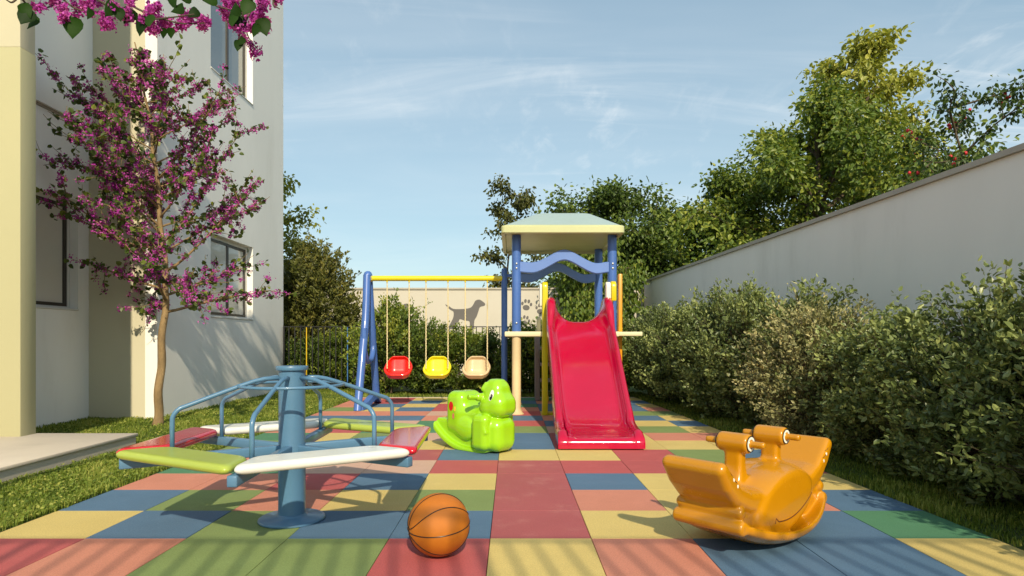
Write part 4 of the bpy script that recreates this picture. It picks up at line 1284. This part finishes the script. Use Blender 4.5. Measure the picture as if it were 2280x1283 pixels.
for c in clusters:
    o = link('flower_cluster', fcm[rng.integers(5)], t2)
    o.location = c; o.rotation_euler = tuple(rng.uniform(0, 6.28, 3)); s = rng.uniform(0.65, 1.15); o.scale = (s, s, s)
# large heart-shaped leaves, each an object
def heart_leaf(rng):
    pts = [(0, 0.0), (0.18, -0.10), (0.40, -0.04), (0.50, 0.18), (0.46, 0.42), (0.30, 0.70), (0.12, 0.92), (0, 1.08)]
    V, Fc = [], []
    for (x, y) in pts:
        for sx in (0, 1, -1):
            V.append((sx * x, y, 0.28 * abs(sx * x) - 0.10 * y * y + (0.03 * math.sin(7 * y) if sx else 0)))
    for i in range(len(pts) - 1):
        a, b_ = i * 3, (i + 1) * 3
        Fc += [(a, a + 1, b_ + 1, b_), (a + 2, a, b_, b_ + 2)]
    bq = MB().add([(p[0], p[1], p[2]) for p in V], Fc, True)
    m = bq.mesh('leaf', M['leaf_big'])
    at = m.attributes.new('tint', 'FLOAT', 'POINT')
    tv = float(np.clip(rng.normal(0.3, 0.2), 0, 0.9))
    at.data.foreach_set('value', [tv] * len(m.vertices))
    return m
hl = [heart_leaf(rng) for _ in range(5)]
big = [(62, 38, 34, 0.3), (50, 22, 26, -0.5), (78, 50, 28, 0.5), (160, 58, 38, 0.0), (200, 30, 20, 0.6), (250, 22, 30, 0.7), (262, 30, 24, -0.2), (292, 36, 30, 0.5),
       (312, 55, 36, 0.05), (330, 48, 26, -0.3), (362, 72, 18, 0.2), (378, 72, 18, 0.0), (392, 14, 28, 1.9), (406, 26, 26, 1.2), (438, 32, 22, 0.8),
       (480, 8, 26, 1.4), (528, 28, 30, 0.9), (554, 16, 32, 0.3), (516, 46, 26, -0.2), (540, 52, 26, 0.7), (582, 58, 32, -0.3), (570, 66, 24, 0.3), (530, 100, 20, 0.1), (541, 92, 16, 0.6), (424, 5, 24, 1.6)]
for (x, y, s, a) in big:
    o = link('leaf', hl[rng.integers(5)], t2)
    dep = NB - 0.10 + rng.uniform(-0.08, 0.06)
    L = s * 1.08 / F_PX * dep
    o.location = W(x, y - s * 0.45, dep) - o2
    o.scale = (L, L, L)
    # the blade hangs with its tip down, turned a little towards the camera
    o.rotation_euler = (math.radians(-78 + rng.uniform(-22, 22)), a, rng.uniform(-0.5, 0.5))

# ------------------------------------------------------------------ shrubs and trees
def shrub_mesh(seed, H, R, twigs, per, leaf, lump=0.3, base=0.04, width=0.55, shell=0.45):
    rng = np.random.default_rng(seed)
    ph = rng.uniform(0, 6.28, (5, 2)); fr = rng.uniform(1.2, 3.4, (5, 2))
    ncl = max(26, twigs // 17)
    cd = rand_dirs(rng, ncl)
    cd[:, 2] = np.where(rng.random(ncl) < 0.42, -np.abs(cd[:, 2]) * 0.9, np.abs(cd[:, 2]) * 1.15)
    cd /= np.linalg.norm(cd, axis=1, keepdims=True)
    cw = rng.uniform(0.84, 1.14, ncl)                       # each bough reaches its own distance
    ctn = rng.normal(0, 0.13, ncl)                          # and has its own shade
    own = rng.integers(0, ncl, twigs)
    d = cd[own] + rng.normal(size=(twigs, 3)) * 0.20
    d /= np.linalg.norm(d, axis=1, keepdims=True)
    az = np.arctan2(d[:, 1], d[:, 0]); el = np.arcsin(np.clip(d[:, 2], -1, 1))
    lum = sum(np.sin(fr[i, 0] * 2 * az + ph[i, 0]) * np.sin(fr[i, 1] * 2.2 * el + ph[i, 1]) for i in range(5)) / 2.2
    rr = (1 + lump * lum * 0.7 + rng.normal(0, 0.06, twigs)) * cw[own] - 0.28 * np.maximum(0, np.linalg.norm(d - cd[own], axis=1) - 0.12)
    shoot = (d[:, 2] > 0.45) & (rng.random(twigs) < 0.12)
    rr = np.where(shoot, rr * rng.uniform(1.03, 1.18, twigs), rr)
    cz = H * 0.5
    tip = d * np.array((R, R, H * 0.5)) * rr[:, None] + np.array((0, 0, cz + 0.03))
    tip[:, 2] = np.maximum(tip[:, 2], base + rng.random(twigs) * 0.2)
    root = np.stack([tip[:, 0] * 0.25, tip[:, 1] * 0.25, np.clip(tip[:, 2] * 0.75 - 0.12, 0.1, None)], 1)
    depth = np.where(rng.random(twigs) < 0.30, rng.uniform(0.5, 0.88, twigs), 1.0)      # some twigs end inside
    tip = root + (tip - root) * depth[:, None]
    u = 1 - shell * rng.random((twigs, per)) ** 1.3
    P = root[:, None, :] + (tip - root)[:, None, :] * u[..., None]
    P = P.reshape(-1, 3) + rng.normal(size=(twigs * per, 3)) * 0.022
    ax = np.repeat((tip - root) / (np.linalg.norm(tip - root, axis=1, keepdims=True) + 1e-6), per, axis=0)
    D = ax * 0.7 + rng.normal(size=P.shape) * 0.65 + np.array((0, 0, 0.25))
    P[:, 2] = np.maximum(P[:, 2], 0.03)
    n = len(P)
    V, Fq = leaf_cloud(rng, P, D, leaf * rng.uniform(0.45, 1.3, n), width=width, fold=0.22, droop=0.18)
    # new growth at the tips is lighter
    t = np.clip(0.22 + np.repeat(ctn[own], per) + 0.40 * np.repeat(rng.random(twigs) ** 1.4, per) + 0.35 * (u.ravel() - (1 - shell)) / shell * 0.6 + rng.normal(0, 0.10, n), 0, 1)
    # bare twigs that show between the leaves
    tw_ = MB()
    for i in range(0, twigs, 4):
        m = (root[i] + tip[i]) / 2 + rng.normal(size=3) * 0.02
        tw_.tube([root[i], m, tip[i]], [0.005, 0.0035, 0.0015], 4, caps=False)
    return V, Fq, np.repeat(t, 6), tw_
def stem_mesh(seed, H, R):
    rng = np.random.default_rng(seed)
    out = []
    for k in range(4):
        a = k * 1.57 + rng.random()
        p = [(0.06 * math.cos(a), 0.06 * math.sin(a), -0.06), (0.10 * math.cos(a), 0.10 * math.sin(a), 0.2), (R * .25 * math.cos(a + .3), R * .25 * math.sin(a + .3), H * .45), (R * .35 * math.cos(a), R * .35 * math.sin(a), H * .8)]
        out.append(MB().tube(catmull(p, 4), [0.017 - 0.0009 * i for i in range(13)], 6).mesh('stem', M['bark_dark']))
    return out
KINDS = {}
def shrub_kind(key, seed, H, R, twigs, per, leaf, mat, **k):
    V, Fq, t, tw_ = shrub_mesh(seed, H, R, twigs, per, leaf, **k)
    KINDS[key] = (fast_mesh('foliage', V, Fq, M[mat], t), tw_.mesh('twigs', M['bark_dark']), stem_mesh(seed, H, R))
def place_shrub(key, label, group, x, y, s=1.0, sz=1.0, rz=0.0, name='shrub', z=0.0):
    fol, twg, stems = KINDS[key]
    t = thing(name, label, 'shrub', (x, y, z), rz, group)
    t.scale = (s, s, s * sz)
    tag(link('foliage', fol, t), kind='stuff')
    tag(link('twig', twg, t), kind='stuff')
    for st in stems: link('stem', st, t)
    return t
shrub_kind('laurel_a', 1, 1.42, 0.62, 1050, 15, 0.050, 'leaf_hedge', lump=0.34)
shrub_kind('laurel_b', 2, 1.42, 0.62, 1050, 15, 0.047, 'leaf_hedge', lump=0.40)
shrub_kind('laurel_c', 3, 1.42, 0.60, 1050, 15, 0.048, 'leaf_hedge', lump=0.36)
shrub_kind('pale', 4, 1.25, 0.62, 900, 15, 0.036, 'leaf_pale', lump=0.26, width=0.5)
shrub_kind('privet_a', 5, 1.25, 0.66, 1050, 14, 0.046, 'leaf_dark', lump=0.30, width=0.7)
shrub_kind('privet_b', 6, 1.25, 0.66, 1050, 14, 0.046, 'leaf_mid', lump=0.34, width=0.7)
shrub_kind('big_bush', 7, 2.9, 1.0, 1500, 18, 0.085, 'leaf_olive', lump=0.20, width=0.45, base=0.3)
ordn = ['nearest', 'second', 'third', 'fourth', 'fifth', 'sixth', 'seventh', 'eighth', 'ninth', 'tenth', 'eleventh', 'twelfth', 'thirteenth', 'fourteenth']
hedge = [('laurel_a', 3.06, 2.55, 1.0, 0.96, 0.3), ('laurel_b', 3.04, 3.20, 1.0, 0.90, 1.9), ('laurel_c', 3.00, 3.82, 0.98, 0.90, 4.0), ('laurel_a', 2.98, 4.45, 0.96, 0.86, 2.6),
         ('laurel_b', 2.98, 5.05, 0.94, 0.82, 5.1), ('pale', 2.78, 5.72, 1.06, 0.95, 0.5), ('laurel_c', 2.98, 6.35, 0.98, 1.02, 1.0), ('laurel_a', 2.86, 7.10, 1.02, 1.04, 3.7),
         ('laurel_b', 2.80, 7.85, 1.0, 1.08, 0.2), ('laurel_c', 2.74, 8.6, 1.0, 1.05, 2.2), ('laurel_a', 2.70, 9.4, 1.0, 1.02, 5.0), ('laurel_b', 2.66, 10.2, 1.0, 1.0, 3.0), ('laurel_c', 2.5, 11.0, 1.0, 1.0, 0.9)]
for i, (k, x, y, s, sz, rz) in enumerate(hedge):
    if k == 'pale': lab = 'pale grey-green fine-leaved shrub amid the dark hedge under the grey wall'
    else: lab = f'{ordn[i]} shrub from the camera end of the dark evergreen hedge below the grey wall'
    place_shrub(k, lab, 'shrubs of the hedge under the grey wall', x, y, s, sz, rz)
# back hedge behind the swings, in front of the railing
back = [('privet_b', -2.22, 11.35, 1.0, 1.27, 0.4), ('privet_a', -1.60, 11.4, 0.98, 1.08, 1.7), ('privet_b', -0.85, 11.35, 0.95, 0.92, 3.3), ('privet_a', -0.25, 11.4, 0.98, 0.93, 5.2),
        ('privet_b', 0.40, 11.4, 1.0, 0.94, 2.0), ('privet_a', 1.05, 11.4, 1.0, 0.96, 0.2), ('privet_b', 1.75, 11.4, 1.0, 1.05, 4.4)]
where = ['by the blue A-frame', 'behind the red swing', 'behind the yellow swing', 'behind the beige swing', 'behind the left tower post', 'behind the top of the slide', 'at its right end by the grey wall']
for (k, x, y, s, sz, rz), wr in zip(back, where):
    place_shrub(k, f'clipped green shrub of the back hedge {wr}', 'shrubs of the back hedge', x, y, s, sz, rz)
low = [('privet_a', -4.0, 12.75, 0.9, 0.95, 0.8), ('privet_b', -3.35, 12.7, 0.9, 1.0, 2.8), ('privet_a', -2.75, 12.7, 0.9, 0.95, 4.0)]
for (k, x, y, s, sz, rz), wr in zip(low, ['nearest the building corner', 'in the middle of the bars', 'nearest the swing frame']):
    place_shrub(k, f'low shrub seen through the dark railing, {wr}', 'shrubs behind the railing', x, y, s, sz, rz)
place_shrub('big_bush', 'tall olive-green bush rising over the railing beside the building corner', None, -4.25, 13.6, 1.0, 1.02, 0.0, name='bush')

def tree(name, label, x, y, H, crown_z0, R, mat, seed, leaves, leaf, nlimb=16, clump=0.55, per_clump=None, sparse=1.0, trunk_r=0.14, width=0.6, tintmean=0.45, berries=0, profile=None, bark='bark_dark', droop=0.0):
    rng = np.random.default_rng(seed)
    t = thing(name, label, 'tree', (x, y, 0), 0, 'trees beyond the walls')
    tr = catmull([(0, 0, -0.2), (rng.normal() * .08, rng.normal() * .08, H * .25), (rng.normal() * .15, rng.normal() * .15, H * .55), (rng.normal() * .2, rng.normal() * .2, H * .93)], 5)
    MB().tube(tr, [max(0.02, trunk_r * (1 - 0.85 * i / len(tr))) for i in range(len(tr))], 10).build('trunk', M[bark], t, sharp=0)
    lim = MB(); tips = []
    profile = profile or (lambda u: math.sin(PI * min(1, 0.12 + 0.88 * u)) ** 0.6)
    for k in range(nlimb):
        u = (k + 0.5) / nlimb
        zt = crown_z0 + (H - crown_z0) * u
        zs = max(crown_z0 * 0.55, zt - R * profile(u) * 0.55)
        i0 = min(range(len(tr)), key=lambda i: abs(tr[i][2] - min(zs, H * .9)))
        az = k * 2.39996 + rng.normal() * 0.3
        rr = R * profile(u) * rng.uniform(0.75, 1.05)
        end = np.array((rr * math.cos(az), rr * math.sin(az), zt + rng.normal() * 0.1 * R))
        mid_ = (tr[i0] + end) / 2 + np.array((0, 0, 0.10 * rr)) + rng.normal(size=3) * 0.08 * rr
        pp = catmull([tr[i0], mid_, end], 6)
        lim.tube(pp, [max(0.006, trunk_r * 0.38 * (1 - 0.85 * i / len(pp))) for i in range(len(pp))], 6, caps=False)
        for j in range(4, len(pp)):
            tips.append((pp[j], 0.5 + 0.5 * j / len(pp)))
        for s_ in range(4):
            j = rng.integers(4, len(pp))
            d = rng.normal(size=3) * 0.8 + (end - tr[i0]) / (np.linalg.norm(end - tr[i0]) + 1e-6)
            sp_ = bez(pp[j], d, rr * rng.uniform(0.25, 0.5) + 0.15, rng, 5, up=0.2 - droop, wob=0.3)
            lim.tube(sp_, [0.012 * (1 - 0.7 * q / 6) for q in range(6)], 4, caps=False)
            for q in sp_[2:]: tips.append((q, 1.0))
    tag(lim.build('branch', M[bark], t, sharp=0), kind='stuff')
    C = np.array([a for a, _ in tips]); sz = np.array([b_ for _, b_ in tips])
    ci = rng.integers(0, len(C), leaves)
    off = rand_dirs(rng, leaves) * (rng.random(leaves) ** 0.45)[:, None] * clump * rng.uniform(0.5, 1.1, leaves)[:, None]
    off[:, 2] *= 0.75
    P = C[ci] + off * sz[ci][:, None]
    if droop: P[:, 2] -= droop * rng.random(leaves) ** 2
    D = off + rng.normal(size=off.shape) * 0.35 * clump + np.array((0, 0, -0.15 - droop))
    ct = rng.normal(0, 0.14, len(C))
    tt = np.clip(tintmean + ct[ci] + rng.normal(0, 0.14, leaves) + 0.12 * off[:, 2] / clump, 0, 1)
    V, Fq = leaf_cloud(rng, P, D, leaf * rng.uniform(0.6, 1.3, leaves), width=width, fold=0.2, droop=0.25, round_=True)
    tag(link('crown', fast_mesh('crown', V, Fq, M[mat], np.repeat(tt, 6)), t), kind='stuff')
    if berries:
        bq = MB()
        for i in rng.integers(0, len(C), berries):
            for q in range(4):
                c = C[i] + rng.normal(size=3) * 0.07
                bq.lathe([(0.0, -0.035), (0.03, -0.018), (0.03, 0.018), (0.0, 0.035)], 6, c)
        tag(bq.build('berries', M['berry'], t, sharp=0), kind='stuff')
    return t
def zpx(py, Y): return EYE + (CY - py) / F_PX * Y
def xpx(px, Y): return (px - CX) / F_PX * Y
# broad tree behind the grey wall
tree('broadleaf_tree', 'broad dark green tree spreading behind the long grey wall', xpx(1810, 17.5), 17.5, zpx(262, 17.5), zpx(600, 17.5) - 0.6, 3.5, 'leaf_mid', 31, 34000, 0.125, nlimb=32, clump=0.66, trunk_r=0.2,
     profile=lambda u: (0.95, 1.0, 0.98, 0.86, 0.62, 0.35)[min(5, int(u * 6))], tintmean=0.52)
tree('tall_tree', 'tall airy yellow-green tree rising above the broad tree', xpx(1915, 20), 20, zpx(75, 20), 3.2, 3.0, 'leaf_lime', 32, 12000, 0.16, nlimb=34, clump=0.50, trunk_r=0.14,
     profile=lambda u: 1.0 * (1 - u) ** 0.55 * (0.6 + 0.4 * math.sin(u * 9) ** 2) + 0.12, tintmean=0.5)
tree('berry_tree', 'sparse tree with red berries at the far right above the wall', xpx(2170, 11), 11, zpx(185, 11), 2.6, 1.15, 'leaf_dark', 33, 3200, 0.085, nlimb=14, clump=0.30, trunk_r=0.06, berries=16,
     profile=lambda u: 1.0 - 0.25 * u, tintmean=0.35)
tree('berry_tree', 'leafy green tree behind the wall left of the red berries', xpx(2040, 14.5), 14.5, zpx(300, 14.5), 2.4, 1.0, 'leaf_mid', 34, 5500, 0.10, nlimb=14, clump=0.42, trunk_r=0.08, berries=6, tintmean=0.6)
tree('broadleaf_tree', 'lower green tree along the grey wall left of the broad tree', xpx(1625, 18.5), 18.5, zpx(395, 18.5), 1.6, 1.9, 'leaf_mid', 40, 17000, 0.12, nlimb=22, clump=0.6, trunk_r=0.13, tintmean=0.42)
# middle distance behind the tower
tree('dark_tree', 'dark rounded tree behind the tower roof', xpx(1345, 19.5), 19.5, zpx(425, 19.5), 1.4, 2.05, 'leaf_dark', 35, 22000, 0.12, nlimb=26, clump=0.62, trunk_r=0.14, tintmean=0.48)
tree('dark_tree', 'low dark tree filling the gap between tower roof and grey wall', xpx(1490, 20.0), 20.0, zpx(468, 20), 1.2, 1.9, 'leaf_dark', 36, 17000, 0.12, nlimb=18, clump=0.64, trunk_r=0.14, tintmean=0.5)
tree('sparse_tree', 'thin-leaved tree left of the tower roof against the sky', xpx(1145, 18), 18, zpx(408, 18), 2.3, 1.05, 'leaf_olive', 37, 3400, 0.105, nlimb=13, clump=0.30, trunk_r=0.06, tintmean=0.3, profile=lambda u: 0.9 - 0.35 * u)
tree('hanging_tree', 'leafy tree drooping over the rear wall behind the slide', xpx(1330, 15.2), 15.2, zpx(520, 15.2), 0.9, 1.1, 'leaf_mid', 38, 13000, 0.10, nlimb=18, clump=0.45, trunk_r=0.08, tintmean=0.42, droop=0.5)
tree('yellow_tree', 'yellowing tree peeping out beside the building edge', xpx(618, 15.5), 15.5, zpx(400, 15.5), 2.0, 0.75, 'leaf_lime', 39, 3000, 0.10, nlimb=12, clump=0.35, trunk_r=0.07, tintmean=0.4)

# ------------------------------------------------------------------ grass
def grass_blades(name, regions, seed):
    rng = np.random.default_rng(seed)
    P = []
    for (x0f, x1f, y0, y1, dens) in regions:
        area = (y1 - y0) * abs(x1f((y0 + y1) / 2) - x0f((y0 + y1) / 2))
        n = int(area * dens)
        y = rng.uniform(y0, y1, n)
        a = np.array([x0f(v) for v in y]); b_ = np.array([x1f(v) for v in y])
        x = a + (b_ - a) * rng.random(n)
        P.append(np.stack([x, y], 1))
    P = np.concatenate(P); n = len(P)
    # patchy growth
    den = np.sin(P[:, 0] * 5.1 + 1.3) * np.sin(P[:, 1] * 3.7) + np.sin(P[:, 0] * 13 + P[:, 1] * 9) * 0.5
    hgt = 0.026 * (1 + 0.35 * den) * rng.uniform(0.5, 1.5, n) + 0.012
    yaw = rng.uniform(0, 2 * PI, n)
    lean = rng.uniform(0.1, 0.9, n)
    wd = 0.0032 * (0.7 + 0.6 * rng.random(n)) * (1 + 0.10 * np.maximum(P[:, 1] - 4, 0))
    s = np.stack([np.cos(yaw), np.sin(yaw), np.zeros(n)], 1)
    f = np.stack([-np.sin(yaw), np.cos(yaw), np.zeros(n)], 1)
    b0 = np.stack([P[:, 0], P[:, 1], np.full(n, -0.006)], 1)
    up = np.array((0, 0, 1.0))
    m = b0 + up * (hgt * 0.6)[:, None] + f * (hgt * lean * 0.25)[:, None]
    tp = b0 + up * hgt[:, None] * (1 - 0.25 * lean[:, None]) + f * (hgt * lean * 0.8)[:, None]
    w = wd[:, None]
    V = np.stack([b0 - s * w, b0 + s * w, m + s * w * 0.8, m - s * w * 0.8, tp + s * w * .12, tp - s * w * .12], 1).reshape(-1, 3)
    o = (np.arange(n) * 6)[:, None]
    Fq = np.concatenate([o + np.array([[0, 1, 2, 3]]), o + np.array([[3, 2, 4, 5]])], 0)
    t = np.clip(0.45 + 0.18 * den + rng.normal(0, 0.2, n), 0, 1)
    return fast_mesh(name, V, Fq, M['grass'], np.repeat(t, 6))
lx = lambda y: TX0 - 0.005 + 0.012 * math.sin(y * 9) + 0.008 * math.sin(y * 23)
slabx = lambda y: SX + 0.0
go = link('grass', grass_blades('grass', [(slabx, lx, 2.7, 4.4, 9000), (slabx, lx, 4.4, 5.75, 6500), (lambda y: RX, lx, 5.75, 7.75, 4000), (lambda y: BX, lx, 7.75, 10.6, 2800), (lambda y: BX, lambda y: -2.4, 10.66, 12.4, 1700)], 41))
tag(go, 'short sunlit lawn between the building and the coloured floor', 'grass', kind='stuff')
rx_ = lambda y: right_edge(y) + 0.004 + 0.012 * math.sin(y * 11)
go = link('grass', grass_blades('grass', [(rx_, lambda y: 3.5, 2.4, 4.6, 6000), (rx_, lambda y: 3.3, 4.6, 7.5, 3500), (rx_, lambda y: 3.1, 7.5, 10.6, 2000)], 42))
tag(go, 'shaded grass strip at the foot of the hedge', 'grass', kind='stuff')
go = link('grass', grass_blades('grass', [(lambda y: -2.4, lambda y: 2.4, 10.66, 11.6, 1800)], 43))
tag(go, 'grass strip between the coloured floor and the back hedge', 'grass', kind='stuff')

# small clover leaves mixed into the lawn
rng = np.random.default_rng(77)
n = 26000
y = 2.7 + (10.6 - 2.7) * rng.random(n) ** 1.7
xl = np.where(y < 5.75, SX, np.where(y < BY0, RX + 0.05, BX + 0.03))
x = xl + (TX0 - 0.01 - xl) * rng.random(n)
den = np.sin(x * 4.1 + 2) * np.sin(y * 2.9 + 1) + 0.6 * np.sin(x * 11 - y * 7)
kp = rng.random(n) < np.clip(0.45 + 0.5 * den, 0.08, 1)
P = np.stack([x, y, 0.008 + 0.022 * rng.random(n)], 1)[kp]
V, Fq = leaf_cloud(rng, P, rand_dirs(rng, len(P)) * np.array((1, 1, 0.35)), rng.uniform(0.008, 0.018, len(P)) * (1 + 0.06 * P[:, 1]), width=0.9, fold=0.2, droop=0.1, round_=True, face=1.4)
go = link('clover', fast_mesh('clover', V, Fq, M['grass'], tints(rng, len(P), 6, 0.5, 0.28)))
tag(go, 'small clover leaves scattered through the sunlit lawn', 'clover', kind='stuff')
